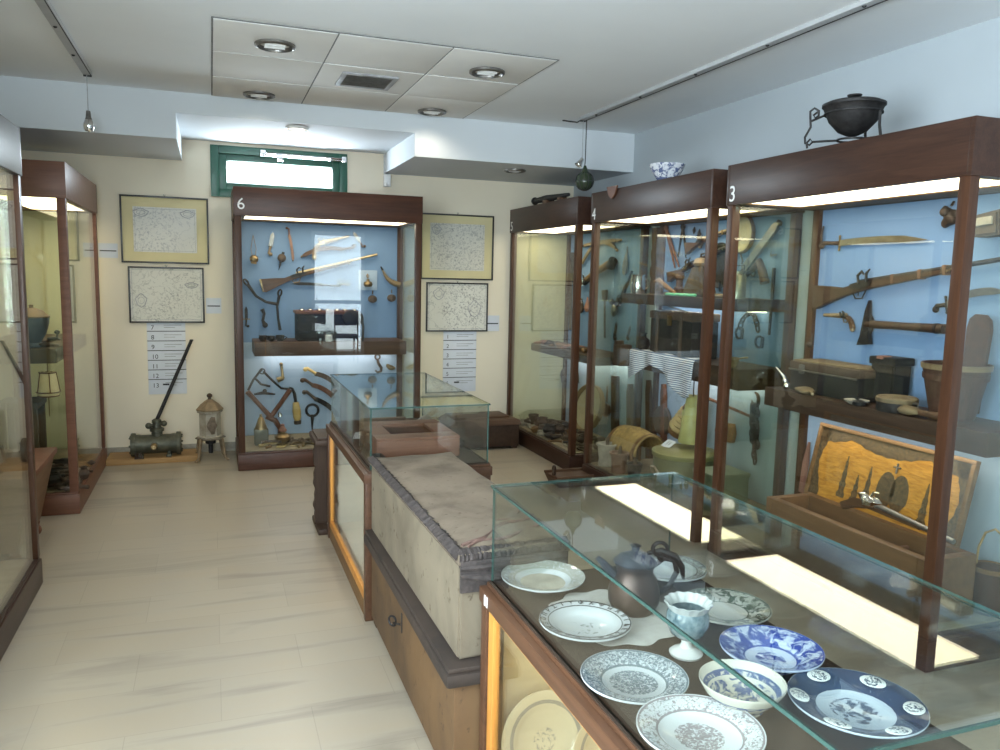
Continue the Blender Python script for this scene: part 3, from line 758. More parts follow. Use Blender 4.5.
# ------------------------------------------------------------------ the two chests between the counters
def quad_box(bb, c, z0, z1, bev=.006, top=None):
    """box over four ground corners; top: shifted corners of the upper face"""
    b2 = bmesh.new(); lo = [b2.verts.new((x, y, z0)) for x, y in c]; hi = [b2.verts.new((x, y, z1)) for x, y in (top or c)]
    b2.faces.new(lo[::-1]); b2.faces.new(hi)
    for k in range(4): b2.faces.new((lo[k], lo[(k+1) % 4], hi[(k+1) % 4], hi[k]))
    if bev: bmesh.ops.bevel(b2, geom=b2.edges[:], offset=bev, segments=2, affect='EDGES')
    bb._take(b2)


t = thing('chest', 'low brown wooden chest with iron keyhole ring, under the whitewashed chest', 'chest', (.65, 2.09, 0))
b = B(); b.box((-.01, 0, .03), (.50, 1.28, .38), .006); b.build('body', 'brownwood_chest', t) if 'brownwood_chest' in M else b.build('body', M.setdefault('brownwood_chest', stained('worn_brown_board', (.125, .068, .027), (.062, .035, .017), (.5, .45, .4), 3.5)), t)
for x in (0, .44):
    for y in (0, 1.22):
        b = B(); b.box((x, y, 0), (x+.06, y+.06, .03), .003); b.build('foot', 'oldwood', t)
b = B(); b.box((-.042, -.032, .37), (.51, 1.30, .412), .012); b.box((-.035, -.024, .412), (.51, 1.30, .428), .006); b.build('lid', M.setdefault('lidwood', stained('worn_dark_lid', (.038, .025, .018), (.02, .014, .011), (.6, .55, .5), 4)), t)
b = B(); b.ring((-.022, .785, .225), .019, .0042, (.9, .6, 0), 1, 24, 7); b.tube([(-.022, .765, .225), (-.015, .74, .232), (-.010, .70, .245)], .004); b.build('ring_handle', 'iron', t)
b = B(); b.box((-.013, .668, .225), (-.009, .682, .30), .002); b.build('lock_plate', 'iron', t)
# whitewashed upper chest
cx = [(.655, 2.105), (1.01, 2.13), (1.0, 3.375), (.640, 3.375)]
t = thing('chest', 'whitewashed old chest with stained canvas lid and torn dark edges', 'chest', (.66, 2.1, .4285))
LB = .296
off = (.66, 2.1)
b = B(); quad_box(b, [(x-off[0], y-off[1]) for x, y in cx], .002, LB, .008); b.build('body', 'chestwhite', t)
# lid: a gently crowned slab with an uneven top
b = B(); nx, ny = 14, 40; vs = {}
def cxy(u, v):
    a = Vector(cx[0]).lerp(Vector(cx[1]), u); c_ = Vector(cx[3]).lerp(Vector(cx[2]), u); q = a.lerp(c_, v); return q.x-off[0], q.y-off[1]
for i in range(nx+1):
    for j in range(ny+1):
        u, v = i/nx, j/ny; x, y = cxy(-.012+1.024*u, -.008+1.016*v)
        edge = min(u, 1-u, v*2.2, (1-v)*2.2)
        z = LB+.030+.012*min(1, edge*5)+.004*sin(9*x+3*y)*sin(5*y+1)+.002*sin(31*x)*sin(23*y)
        vs[i, j] = (b.bm.verts.new((x, y, z)), b.bm.verts.new((x, y, LB)))
for i in range(nx):
    for j in range(ny):
        b.bm.faces.new((vs[i, j][0], vs[i+1, j][0], vs[i+1, j+1][0], vs[i, j+1][0])); b.bm.faces.new((vs[i, j][1], vs[i, j+1][1], vs[i+1, j+1][1], vs[i+1, j][1]))
for i in range(nx):
    for j in (0, ny): b.bm.faces.new((vs[i, j][0], vs[i, j][1], vs[i+1, j][1], vs[i+1, j][0]))
for j in range(ny):
    for i in (0, nx): b.bm.faces.new((vs[i, j][0], vs[i, j+1][0], vs[i, j+1][1], vs[i, j][1]))
b.build('lid', 'canvas', t)
# torn strips along the edges of the lid
def torn(name, p, q, w, h, seed, n=46):
    bb = B(); rn = random.Random(seed); p = Vector(p); q = Vector(q); d = (q-p).normalized(); s = Vector((-d.y, d.x, 0)); rows = []
    for k in range(n+1):
        c = p.lerp(q, k/n); j = rn.uniform(-1, 1); j2 = rn.uniform(-1, 1); j3 = rn.uniform(-.5, 1)
        rows.append([bb.bm.verts.new(c+s*x+Vector((0, 0, z))) for x, z in ((.006, -h*(.75+.12*j)), (.014+.003*j2, -h*.35), (.012+.004*j, -.006+.004*j2), (-w*.35, .006+.004*j3), (-w*(.8+.3*j2), .003), (-w*.5, -.006), (.002, -.008))])
    for A, C in zip(rows, rows[1:]):
        for k in range(6): bb.bm.faces.new((A[k], A[k+1], C[k+1], C[k]))
        bb.bm.faces.new((A[6], A[0], C[0], C[6]))
    bb.bm.faces.new(rows[0]); bb.bm.faces.new(rows[-1][::-1])
    return bb.build(name, 'torn', t, None, .3)


zt_ = LB+.034
a0 = Vector((*cxy(-.01, 0), zt_)); a1 = Vector((*cxy(-.01, 1), zt_)); a2 = Vector((*cxy(1, 0), zt_))
torn('torn_edging', a0, a1, .022, .028, 2, 200); torn('torn_edging', a2, a0, .028, .055, 4, 60)
b = B()
for (u0, v0, u1, v1, r) in ((.06, .03, .95, .20, .010), (.10, .02, .9, .10, .007), (.2, .10, .9, .235, .005)):
    pts = []
    for k in range(16):
        f = k/15; x, y = cxy(u0+(u1-u0)*f, v0+(v1-v0)*f+.012*sin(f*9+r*900)); pts.append((x, y, LB+.040+.003*sin(f*14)))
    b.tube(pts, [r*(.5+.5*sin(pi*(k+.5)/16)) for k in range(16)], 6)
b.build('torn_hide_strip', M.setdefault('redhide', plain('reddish_brown_hide', (.13, .075, .06), .8, 0, .4, 30, .4)), t)
b = B(); x, y = cxy(.0, 0)
b.box((x+.0, y-.014, LB-.085), (x+.34, y-.002, LB+.012), .005); b.tube([(x+.0, y-.014, LB-.03), (x+.12, y-.026, LB-.05), (x+.24, y-.024, LB-.04), (x+.33, y-.016, LB-.02)], [.008, .016, .016, .010]); b.tube([(x+.0, y-.012, LB-.01), (x+.16, y-.022, LB-.005), (x+.33, y-.014, LB+.0)], [.008, .013, .010]); b.build('leather_flap', 'torn', t)

# ------------------------------------------------------------------ along the back wall
def framed(name, label, u0, v0, u1, v1, mapmat, mount=None, mb=.14):
    yy = YB-.002; a = at(u0, v0, y=yy-.02); c = at(u1, v1, y=yy-.02)
    x0, x1, z1, z0 = a.x, c.x, a.z, c.z
    t = thing(name, label, 'picture', (x0, yy, z0), 'framed maps on the cream wall'); W_, H_ = x1-x0, z1-z0; f = .014
    b = B(); b.box((0, -.022, 0), (f, 0, H_), .003); b.box((W_-f, -.022, 0), (W_, 0, H_), .003); b.box((f, -.022, 0), (W_-f, 0, f), .003); b.box((f, -.022, H_-f), (W_-f, 0, H_), .003); b.build('frame', 'blackframe', t)
    i = f
    if mount:
        b = B(); b.box((f, -.010, f), (W_-f, -.004, H_-f)); b.build('mount', 'mount', t); i = mb*H_+f
        ix = i*1.05
    else: ix = i
    b = B(); b.box((ix, -.013, i), (W_-ix, -.011, H_-i)); mo = b.build('map_print', mapmat, t)
    b = B(); w = W_-2*ix; h = H_-2*i
    if mount is None or True:
        e = .012; l = .0022
        for lo, hi in (((ix+e, i+e), (W_-ix-e, i+e+l)), ((ix+e, H_-i-e-l), (W_-ix-e, H_-i-e)), ((ix+e, i+e), (ix+e+l, H_-i-e)), ((W_-ix-e-l, i+e), (W_-ix-e, H_-i-e))): b.box((lo[0], -.0136, lo[1]), (hi[0], -.013, hi[1]))
        b.build('neat_line', 'greyink', t)
    b = B(); b.tube([(W_/2, -.01, H_-.002), (W_/2-.008, -.008, H_+.014), (W_/2+.008, -.008, H_+.014), (W_/2, -.01, H_-.002)], .002, 5); b.build('hanger', 'ink', t)
    return t, W_, H_, ix, i


def cartouche(t, x, z, w, h):
    b = B(); pts = []
    for k in range(20):
        a = 2*pi*k/20; pts.append((x+w*cos(a)*(1+.12*sin(5*a)), -.0138, z+h*sin(a)*(1+.12*cos(4*a))))
    b.tube(pts, .0035, 5, closed=True); b.tube([(x+w*.6*cos(2*pi*k/14), -.0138, z+h*.55*sin(2*pi*k/14)) for k in range(14)], .0018, 4, closed=True); b.build('cartouche', 'greyink', t)


mA = map_mat('map_faint', (.70, .69, .63), (.34, .35, .36), 3.0); mB_ = map_mat('map_grey', (.66, .65, .58), (.20, .20, .19), 11)
mC = map_mat('map_blotchy', (.66, .64, .56), (.22, .22, .21), 21); mD = map_mat('map_dense', (.70, .69, .62), (.10, .10, .10), 33)
t, w, h, ix, i = framed('framed_map', 'black framed antique map in a wide yellow mount, two oval cartouches, above another map', 119, 194, 209.5, 264.5, mA, True)
cartouche(t, ix+w*.09, h-i-h*.085, .055, .03); cartouche(t, w-ix-w*.10, h-i-h*.085, .055, .028)
t, w, h, ix, i = framed('framed_map', 'black framed antique map without mount, hanging above the list numbered 7 to 13', 127.5, 266, 205, 323, mB_)
cartouche(t, w*.83, h*.68, .05, .022); cartouche(t, w*.16, h*.40, .04, .05)
t, w, h, ix, i = framed('framed_map', 'black framed map in yellow mount between the cases numbered 6 and 5', 421, 212.5, 493, 280.5, mC, True, .12)
cartouche(t, ix+.06, h-i-.06, .04, .04)
t, w, h, ix, i = framed('framed_map', 'black framed dense map of many islands below the mounted map beside case 6', 426.5, 282, 487.5, 331.5, mD)
cartouche(t, w*.2, h*.77, .05, .05); cartouche(t, w*.78, h*.47, .06, .07)


def list_board(label, u0, v0, u1, v1, nums):
    a = at(u0, v0, y=YB-.006); c = at(u1, v1, y=YB-.006); W_, H_ = c.x-a.x, a.z-c.z
    t = thing('list_sign', label, 'label', (a.x, YB-.001, c.z), 'paper number lists on the wall')
    n = len(nums); rows = H_/(n+.55)
    b = B(); b.box((0, -.004, 0), (W_, 0, H_), .001); b.build('paper', 'paper', t)
    for k, s in enumerate(nums):
        z = H_-rows*(k+.5)
        mt = Matrix.Translation((.03, -.0045, z-.012)) @ Matrix.Rotation(pi/2, 4, 'X')
        text_mesh('row_number', s, .052, 'ink', t, mt, .0004, 'LEFT')
        bb = B(); bb.box((0, -.0055, z-rows*.5-.003), (W_, -.004, z-rows*.5+.003)) if k < n-1 else bb.box((.11, -.005, z-.01), (.16, -.004, z+.004))
        bb.build('row_line', 'ink', t)
        bb = B()
        for q in range(2): bb.box((.13, -.005, z+.008-q*.02), (W_-.03-.05*q, -.004, z+.013-q*.02))
        bb.build('text_line', 'greyink', t)
    return t


list_board('white paper list with rows numbered 7 to 13, behind the pump rod', 146.5, 321.5, 187, 393.5, ['7', '8', '9', '10', '11', '12', '13'])
list_board('white paper list of numbered rows hanging under the map of islands', 443.5, 331, 475.5, 391, ['1', '2', '3', '4', '5', '6'])
for (u0, v0, u1, v1, lb) in ((98, 243, 118, 258, 'small white card with a dark line beside the reddish corner case'), (206, 298, 221.5, 313.5, 'small white caption card beside the unmounted map above the pump'), (486, 315.5, 499, 331, 'small white caption card beside the map of islands')):
    a = at(u0, v0, y=YB-.004); c = at(u1, v1, y=YB-.004); t = thing('caption_sign', lb, 'label', (a.x, YB-.001, c.z)); W_, H_ = c.x-a.x, a.z-c.z
    b = B(); b.box((0, -.003, 0), (W_, 0, H_)); b.build('card', 'paper', t)
    b = B(); b.box((.01, -.0036, H_*.45), (W_-.01, -.003, H_*.52)); b.build('text_line', 'ink', t)
# pump on its plank
a = at(104, 468, z=0); c = at(197, 462, z=0)
b = B(); b.box((-.815, 6.80, 0), (-.12, 7.10, .045), .004); one(b, 'plank', M.setdefault('plankwood', wood('honey_plank_wood', (.42, .25, .10), (.29, .16, .06), 0, .55)), 'thick honey coloured plank lying on the floor under the pump', 'plank')
py = 6.90; pl = at(131, 440, y=py).x; prr = at(181, 440, y=py).x; zc = at(155, 444, y=py-.07).z; rr = .085
t = thing('pump', 'dark green cast iron hand pump with a long rod handle', 'pump', (pl, py, .045))
zc_ = .045+.012+rr
L = prr-pl; Rr = Matrix.Rotation(pi/2, 3, 'Y')
b = B(); b.lathe([(0, .02), (rr*.93, .02), (rr*.95, .06), (rr*.9, .08), (rr*.9, L-.08), (rr*.95, L-.06), (rr*.93, L-.02), (0, L-.02)], (0, 0, rr+.012), 30, Rr); b.build('barrel', 'bronze', t)
for x in (0, L-.035):
    b = B(); b.lathe([(0, 0), (rr*1.08, 0), (rr*1.1, .006), (rr*1.1, .03), (rr*1.06, .035), (0, .035)], (x, 0, rr+.012), 30, Rr)
    for k in range(6):
        a_ = k*pi/3; b.ball((x+(-.004 if x == 0 else .039), rr*.8*cos(a_), rr+.012+rr*.8*sin(a_)), .010, (1, 1, 1), 8, 6)
    b.build('end_flange', 'bronze', t)
for x in (.07, L-.09):
    b = B(); b.box((x-.02, -.09, 0), (x+.02, .09, .02), .004); b.box((x-.012, -.05, .02), (x+.012, .05, .06), .004); b.build('foot', 'bronze', t)
b = B(); mx_ = L*.52
b.lathe([(.042, 0), (.042, .05), (.055, .055), (.055, .075), (.035, .085), (.03, .12), (.038, .125), (.036, .145), (.02, .155), (0, .155)], (mx_, 0, rr*1.75), 24); b.ball((mx_-.06, -.01, rr*1.75+.10), .026); b.ball((mx_+.055, -.01, rr*1.75+.115), .024); b.tube([(mx_-.06, -.01, rr*1.75+.1), (mx_+.055, -.01, rr*1.75+.115)], .014); b.build('valve_head', 'bronze', t)
b = B(); b.lathe([(.024, 0), (.024, .05), (.019, .055), (.018, .075), (.011, .075), (.011, .06), (0, .06)], (L*.47, -rr*.9, rr+.012), 20, Matrix.Rotation(pi/2, 3, 'X')); b.build('brass_outlet', 'brass', t)
top = at(191.5, 340, y=py+.02)-Vector((pl, py, .045))
b = B(); b.tube([(mx_, 0, rr*1.75+.14), top], [.015, .013], 10); b.ring((top.x, top.y, top.z), .012, .004, (0, 0, 1), 1, 12); b.build('rod_handle', 'iron', t)
b = B(); b.box((.03, -rr-.03, .0), (.10, -rr, .012), .003)
for k in range(3): b.tube([(.04+.02*k, -rr-.015, .01), (.04+.02*k, -rr-.015, .05)], .006, 6)
b.build('bolt_bracket', 'rust', t)
# small stove lantern on legs
p = at(211, 461, z=0); t = thing('stove', 'small rusty hexagonal iron stove on splayed legs beside case 6', 'stove', rotz((p.x, p.y+.06, 0), .12) @ Matrix.Diagonal((.80, .85, .93, 1)))
b = B(); b.lathe([(0, .20), (.125, .20), (.13, .215), (.105, .222), (.105, .42), (.125, .428), (.128, .44), (.11, .452)], seg=6); b.build('body', M.setdefault('rustywhite', stained('rusty_enamel', (.40, .36, .29), (.24, .19, .13), (.35, .25, .18), 9)), t, None, .3)
b = B(); b.lathe([(.13, .445), (.135, .455), (.09, .50), (.045, .53), (.03, .54), (0, .545)], seg=6); b.build('roof', M.setdefault('rustroof', plain('rust_brown_sheet', (.24, .17, .10), .7, .2, .3, 14)), t, None, .3)
b = B(); b.lathe([(.02, .54), (.015, .555), (.026, .565), (.028, .58), (.016, .592), (0, .596)], seg=14); b.build('finial', 'rust', t)
b = B(); b.lump((0, -.098, .32), (.11, .03, .14), 5, .3); b.build('relief', M.setdefault('rustbrown', plain('rust_stained_relief', (.16, .12, .085), .75, .1, .35, 30)), t)
b = B(); b.lathe([(.145, .193), (.15, .198), (.145, .205), (0, .205)], seg=6); b.build('collar', 'chestwhite', t)
b = B(); b.lathe([(.055, .19), (.05, .15), (.022, .14), (.022, .06), (0, .06)], seg=16); b.build('ash_pipe', 'iron', t)
for sx in (-1, 1):
    for sy in (-1, 1):
        b = B(); b.tube([(sx*.10, sy*.07, .20), (sx*.115, sy*.08, .12), (sx*.13, sy*.09, .03), (sx*.15, sy*.10, .012)], [.018, .015, .012, .012], 8); b.ball((sx*.152, sy*.102, .012), .014, (1.3, 1, .8), 10, 6); b.build('leg', 'rustroof', t)
# dark chest against the wall by case 5
t = thing('chest', 'dark wooden chest with a slanted lid standing between map list and case 5', 'chest', (1.95, 6.62, 0))
b = B(); b.box((.02, .0, .02), (.66, .42, .22), .008); b.build('body', 'shelf', t)
b = B(); quad_box(b, [(0, -.02), (.68, -.02), (.68, .44), (0, .44)], .22, .27, .006, [(.03, .0), (.66, .0), (.62, .40), (.05, .40)]); b.box((.06, .1, .265), (.6, .38, .285), .006); b.build('lid', 'brownwood', t)
for x in (.03, .59):
    for y in (.01, .35):
        b = B(); b.box((x, y, 0), (x+.06, y+.06, .025), .004); b.build('foot', 'shelf', t)
# low dark trough on the floor before case 5
q = at(551, 486, z=0); t = thing('wooden_trough', 'low dark wooden trough with an upright peg on the floor before case 5', 'trough', (q.x, q.y-.10, 0))
b = B(); quad_box(b, [(.03, .02), (.32, .02), (.32, .22), (.03, .22)], .0, .075, .008, [(0, 0), (.35, 0), (.35, .24), (0, .24)]); b.box((.0, -.004, .07), (.35, .022, .09), .004); b.box((.0, .22, .07), (.35, .244, .09), .004); b.build('body', 'brownwood', t)
b = B(); b.lathe([(0, .08), (.016, .08), (.013, .11), (.018, .13), (.012, .15), (0, .155)], (.03, .12, 0), 14); b.build('peg', 'shelf', t)
# carved dark chair back beside the far counter
t = thing('carved_stand', 'dark carved wooden stand with knobbly edges beside the far glass counter', 'stand', (.60, 4.80, 0))
b = B()
for x, sgn in ((0, -1), (.42, 1)):
    ol = []
    n = 34
    for k in range(n+1): z = .03+.52*k/n; ol.append((x-.04+.003*sin(k*1.45)+.004*sin(k*.62), z))
    for k in range(n, -1, -1): z = .03+.52*k/n; ol.append((x+.04+.003*sin(k*1.3+1), z))
    bb = B(); bb.prism(ol, -.02, .02, .003); bb.build('carved_upright', 'shelf', t, Matrix.Rotation(pi/2, 4, 'X'))
    bb = B(); bb.box((x-.035, -.16, 0), (x+.035, .16, .035), .008); bb.build('foot', 'shelf', t)
b = B(); b.box((-.05, -.16, .54), (.47, .16, .575), .01); b.box((-.035, -.14, .575), (.455, .14, .59), .006); b.build('top', 'shelf', t)
b = B(); b.box((.02, -.015, .15), (.40, .015, .20), .005); b.build('stretcher', 'shelf', t)

# ------------------------------------------------------------------ exhibits that hang on the panels
NB, NR = Vector((0, -1, 0)), Vector((-1, 0, 0))
PB = 7.060                                     # face of the rear panel of case 6
def P6(u, v): return at(u, v, y=PB)
def P3(u, v): return at(u, v, x=XP+.003)


def hang(name, label, cat, a, b_, n, lift=.003, group=None):
    m, L = fr(a, b_, n, lift); return thing(name, label, cat, m, group), L


def musket(label, a, b_, n, fl=1, metal='iron', stock='gunwood', k=1.0, bands='brass', group='long guns on the case panels'):
    t, L = hang('musket', label, 'gun', a, b_, n, .004, group)
    S = lambda pts: [(x*L, y*L*fl*k) for x, y in pts]
    bb = B(); bb.prism(S([(0, .045), (-.012, -.068), (.012, -.078), (.12, -.052), (.20, -.034), (.27, -.026), (.36, -.018), (.72, -.006), (.78, .006), (.74, .016), (.35, .022), (.29, .020), (.24, .012), (.19, .006), (.12, .022)]), .004, .04, .006); bb.build('stock', stock, t)
    bb = B(); bb.box((-.014*L, -.07*L*k, .008), (.004*L, .044*L*k, .036), .003) if fl > 0 else bb.box((-.014*L, -.044*L*k, .008), (.004*L, .07*L*k, .036), .003); bb.build('butt_plate', 'brass' if bands == 'brass' else 'rust', t)
    bb = B(); bb.tube([(.29*L, .018*L*fl*k, .026), (.6*L, .016*L*fl*k, .025), (L, .014*L*fl*k, .024)], [.016, .013, .011], 10); bb.build('barrel', metal, t)
    bb = B(); bb.prism(S([(.24, .016), (.24, -.006), (.30, -.014), (.36, -.006), (.37, .012), (.31, .022)]), .038, .046, .002); bb.tube([(.30*L, .01*L*fl*k, .05), (.30*L, .05*L*fl*k, .052), (.325*L, .066*L*fl*k, .052), (.335*L, .05*L*fl*k, .052)], [.006, .008, .007, .005], 6); bb.tube([(.345*L, .014*L*fl*k, .05), (.35*L, .052*L*fl*k, .052), (.37*L, .07*L*fl*k, .05)], [.007, .008, .004], 6); bb.build('flint_lock', 'iron', t)
    bb = B(); bb.tube([(.24*L, -.026*L*fl*k, .022), (.255*L, -.055*L*fl*k, .022), (.295*L, -.058*L*fl*k, .022), (.32*L, -.02*L*fl*k, .022)], .004, 6); bb.tube([(.275*L, -.02*L*fl*k, .022), (.272*L, -.045*L*fl*k, .022)], .003, 6); bb.build('trigger_guard', 'brass' if bands == 'brass' else 'iron', t)
    for q in (.48, .62, .74):
        bb = B(); bb.box(((q-.008)*L, -.010*L*k-.004, .002), ((q+.008)*L, .026*L*k+.004, .043), .003); bb.build('barrel_band', bands, t)
    return t


def pistol(label, a, b_, n, fl=1, metal='brass', stock='gunwood', group='pistols on the case panels'):
    """grip end at a, muzzle at b"""
    t, L = hang('pistol', label, 'gun', a, b_, n, .004, group)
    S = lambda pts: [(x*L, y*L*fl) for x, y in pts]
    bb = B(); bb.prism(S([(0, -.24), (.03, -.29), (.10, -.27), (.14, -.14), (.22, -.05), (.32, -.02), (.72, 0), (.72, .05), (.3, .06), (.18, .04), (.08, -.06)]), .003, .035, .006); bb.build('stock', stock, t)
    bb = B(); bb.lathe([(0, -.02), (.05*L, -.012), (.055*L, 0), (.045*L, .02), (0, .026)], (.055*L, -.265*L*fl, .019), 14, Matrix.Rotation(pi/2, 3, 'X')); bb.build('pommel_cap', metal, t)
    bb = B(); bb.tube([(.26*L, .055*L*fl, .024), (L, .05*L*fl, .022)], [.014, .010], 10); bb.build('barrel', metal, t)
    bb = B(); bb.prism(S([(.2, .04), (.22, -.01), (.36, -.005), (.38, .05)]), .034, .041, .002); bb.tube([(.26*L, .04*L*fl, .042), (.25*L, .13*L*fl, .044), (.30*L, .16*L*fl, .044)], [.006, .007, .004], 6); bb.tube([(.36*L, .06*L*fl, .042), (.38*L, .14*L*fl, .042)], [.006, .004], 6); bb.build('flint_lock', 'iron' if metal != 'gold' else 'gold', t)
    bb = B(); bb.tube([(.22*L, -.04*L*fl, .02), (.25*L, -.12*L*fl, .02), (.34*L, -.11*L*fl, .02), (.38*L, -.01*L*fl, .02)], .0035, 6); bb.build('trigger_guard', metal, t)
    return t


def blade_pts(L, w, bend, x0=0.0, tip=.12, n=16):
    up, dn = [], []
    for k in range(n+1):
        f = k/n; x = x0+(L-x0)*f; y = bend*4*f*(1-f); ww = w*(1 if f < 1-tip else max(.0, (1-f)/tip))
        up.append((x, y+ww*.5)); dn.append((x, y-ww*.5))
    return up+dn[::-1][1:]


def sword(name, label, a, b_, n, w=.035, bend=.05, hilt=.18, blade='steel', grip='horn', guard=True, cat='sword', th=.006, group=None, sheath=False):
    t, L = hang(name, label, cat, a, b_, n, .004, group); hx = hilt*L
    bb = B(); bb.prism(blade_pts(L, w, bend, hx, .25 if not sheath else .08), .008, .008+th, .0015); bb.build('sheath' if sheath else 'blade', blade, t)
    bb = B(); bb.tube([(0, -.012, .012), (.03*L, .004, .012), (hx*.6, .002, .012), (hx, 0, .012)], [w*.42, w*.36, w*.30, w*.36], 10); bb.ball((0, -.012, .012), w*.5, (1, 1, .8), 10, 8); bb.build('grip', grip, t)
    if guard:
        bb = B(); bb.tube([(hx, -w*1.1, .012), (hx, w*1.1, .012)], w*.16, 8); bb.ball((hx, w*1.1, .012), w*.22, u=8, v=6); bb.ball((hx, -w*1.1, .012), w*.22, u=8, v=6); bb.build('guard', 'brass' if blade != 'steel' else 'iron', t)
    if sheath:
        bb = B(); bb.tube([(L*.985, 0, .011), (L*1.01, -.004, .011)], [w*.42, w*.2], 8); bb.build('tip', 'brass', t)
    return t


def bar(name, label, cat, a, b_, n, r0, r1=None, mat='brownwood', lift=None, group=None, mid=None):
    """round or tapering rod lying along the panel"""
    r1 = r1 if r1 is not None else r0; lift = lift if lift is not None else max(r0, r1)+.002
    m, L = fr(a, b_, n, lift); bb = B()
    if mid: bb.tube([(L*f, y, 0) for f, y, r in mid], [r for f, y, r in mid], 8)
    else: bb.tube([(0, 0, 0), (L*.5, 0, 0), (L, 0, 0)], [r0, (r0+r1)/2, r1], 8)
    return one(bb, name, mat, label, cat, m, group)


def board(name, label, cat, a, b_, n, w, th, mat, group=None, outline=None, lift=.003, holes=False):
    m, L = fr(a, b_, n, lift); bb = B()
    if outline: bb.prism([(x*L, y*w) for x, y in outline], 0, th, .003)
    else: bb.box((0, -w/2, 0), (L, w/2, th), .004)
    return one(bb, name, mat, label, cat, m, group)


# ---- case 6, upper part
t, L = hang('powder_flask', 'small brass powder flask hanging from a cord at the top of case 6', 'flask', P6(253, 235), P6(254, 263), NB)
b = B(); b.tube([(0, 0, .004), (L*.5, .022, .006), (L*.72, .012, .012)], .0025, 6); b.tube([(0, 0, .004), (L*.5, -.022, .006), (L*.72, -.012, .012)], .0025, 6); b.build('cord', 'horn', t)
b = B(); b.ball((L*.86, 0, .024), .036, (1, 1, .6)); b.tube([(L*.86, -.03, .024), (L*1.0, -.02, .03), (L*1.02, .02, .03)], .006); b.build('body', 'brass', t)
t = sword('dagger', 'grey leaf bladed knife hung point up in case 6', P6(269, 254), P6(273, 232), NB, .034, 0, .35, 'steel', 'horn', False, 'knife', .006)
t, L = hang('spiked_flask', 'round dark flask with a spike below it, under the leaf bladed knife', 'flask', P6(283, 253), P6(278, 270), NB)
b = B(); b.ball((L*.3, 0, .026), .036, (1, 1, .7)); b.build('body', 'leather', t)
b = B(); b.tube([(L*.4, 0, .02), (L, .004, .012)], [.013, .002], 8); b.tube([(-L*.05, 0, .02), (L*.1, 0, .02)], .012, 8); b.build('spike', 'iron', t)
sword('dagger', 'long thin dagger in a reddish sheath hung upright in case 6', P6(288, 228), P6(293, 261), NB, .022, .004, .22, 'copper', 'redwood', False, 'knife', .01, None, True)
pistol('ornate brass mounted flintlock pistol at the top of case 6', P6(309, 247), P6(349, 238.5), NB, 1, 'gold', 'horn')
sword('sabre', 'curved brown sabre in its sheath below the brass pistol', P6(354, 247), P6(301, 257), NB, .034, -.035, .24, 'brownwood', 'brownwood', False, 'sword', .016, None, True)
musket('long flintlock musket with gilt barrel in case 6', P6(262, 284), P6(377, 256), NB, 1, 'gold', 'gunwood', .95)
sword('dagger', 'slim black dagger lying level below the gilt musket', P6(340, 285.5), P6(290, 284), NB, .026, -.006, .35, 'iron', 'blackl', False, 'knife', .008)
t, L = hang('comb', 'small grey metal comb beside the slim black dagger', 'comb', P6(337, 284), P6(350, 285), NB)
b = B(); b.box((0, -.006, 0), (L, .010, .006), .001)
for k in range(8): b.box((L*(k+.2)/8, .008, .001), (L*(k+.55)/8, .04, .005))
b.build('comb_body', 'steel', t)
def tongs(label, pts, r, loop=.02):
    m, L = fr(P6(*pts[0]), P6(*pts[-1]), NB, .008); inv = m.inverted(); pp = [inv @ P6(*p) for p in pts]
    t = thing('fire_tongs', label, 'tongs', m, 'black iron fire tools in case 6'); pp = [Vector((p.x, p.y, .008)) for p in pp]
    bb = B(); bb.tube(pp, [r*1.25]+[r]*(len(pp)-2)+[r*1.3], 8); bb.build('arm', 'iron', t)
    bb = B(); d = (pp[0]-pp[1]).normalized(); bb.tube([pp[0]+d*loop*(1-cos(2*pi*k/14))*1.4+Vector((-d.y, d.x, 0))*loop*.7*sin(2*pi*k/14) for k in range(14)], r*.8, 6, closed=True); bb.build('loop', 'iron', t)
tongs('black iron fire tongs arm with an open loop, slanting down in case 6', [(248, 285), (256, 296), (266, 302), (277, 304)], .011)
tongs('black iron fork with an open loop standing upright in case 6', [(279, 296), (277, 306), (278, 318), (280, 330)], .010)
b = B(); m, L = fr(P6(262, 309), P6(264, 325), NB, .004); b.tube([(0, 0, .012), (L*.3, .012, .012), (L*.7, -.006, .012), (L, .008, .014)], [.018, .012, .012, .02], 8); b.ball((L, .008, .014), .024, u=10, v=8); one(b, 'iron_cleat', 'iron', 'stubby black iron fitting below the tongs in case 6', 'fitting', m)
t = sword('dagger', 'knife with shining brass guard low at the edge of the case 6 panel', P6(246.5, 326), P6(246, 306), NB, .024, 0, .35, 'iron', 'blackl', True, 'knife')
sword('dagger', 'small slanted dagger near the top corner of case 6', P6(363, 247), P6(353, 232), NB, .026, 0, .4, 'steel', 'brownwood', False, 'knife')
t, L = hang('brass_lamp', 'small hanging brass oil lamp before a pale framed sheet in case 6', 'lamp', P6(367, 276), P6(367, 287), NB)
b = B(); b.lathe([(0, 0), (.03, .004), (.042, .025), (.034, .045), (.015, .052), (.012, .07), (0, .072)], (L*1.0, 0, .045), 20, Matrix.Rotation(-pi/2, 3, 'Y')); b.build('body', 'brass', t)
b = B(); b.tube([(-L*.2, 0, .02), (L*.2, 0, .045)], .004); b.ring((L*.0, 0, .03), .012, .003, (0, 0, 1)); b.build('hook', 'brass', t)
b = B(); m, L = fr(P6(358, 270), P6(358, 290), NB, .002); b.box((0, 0, 0), (L, .17, .004), .001); one(b, 'sheet', 'pale', 'pale framed sheet pinned behind the small brass lamp', 'sheet', m)
t, L = hang('powder_horn', 'curved yellowish powder horn with dark tip in case 6', 'horn', P6(382, 270), P6(399, 285), NB)
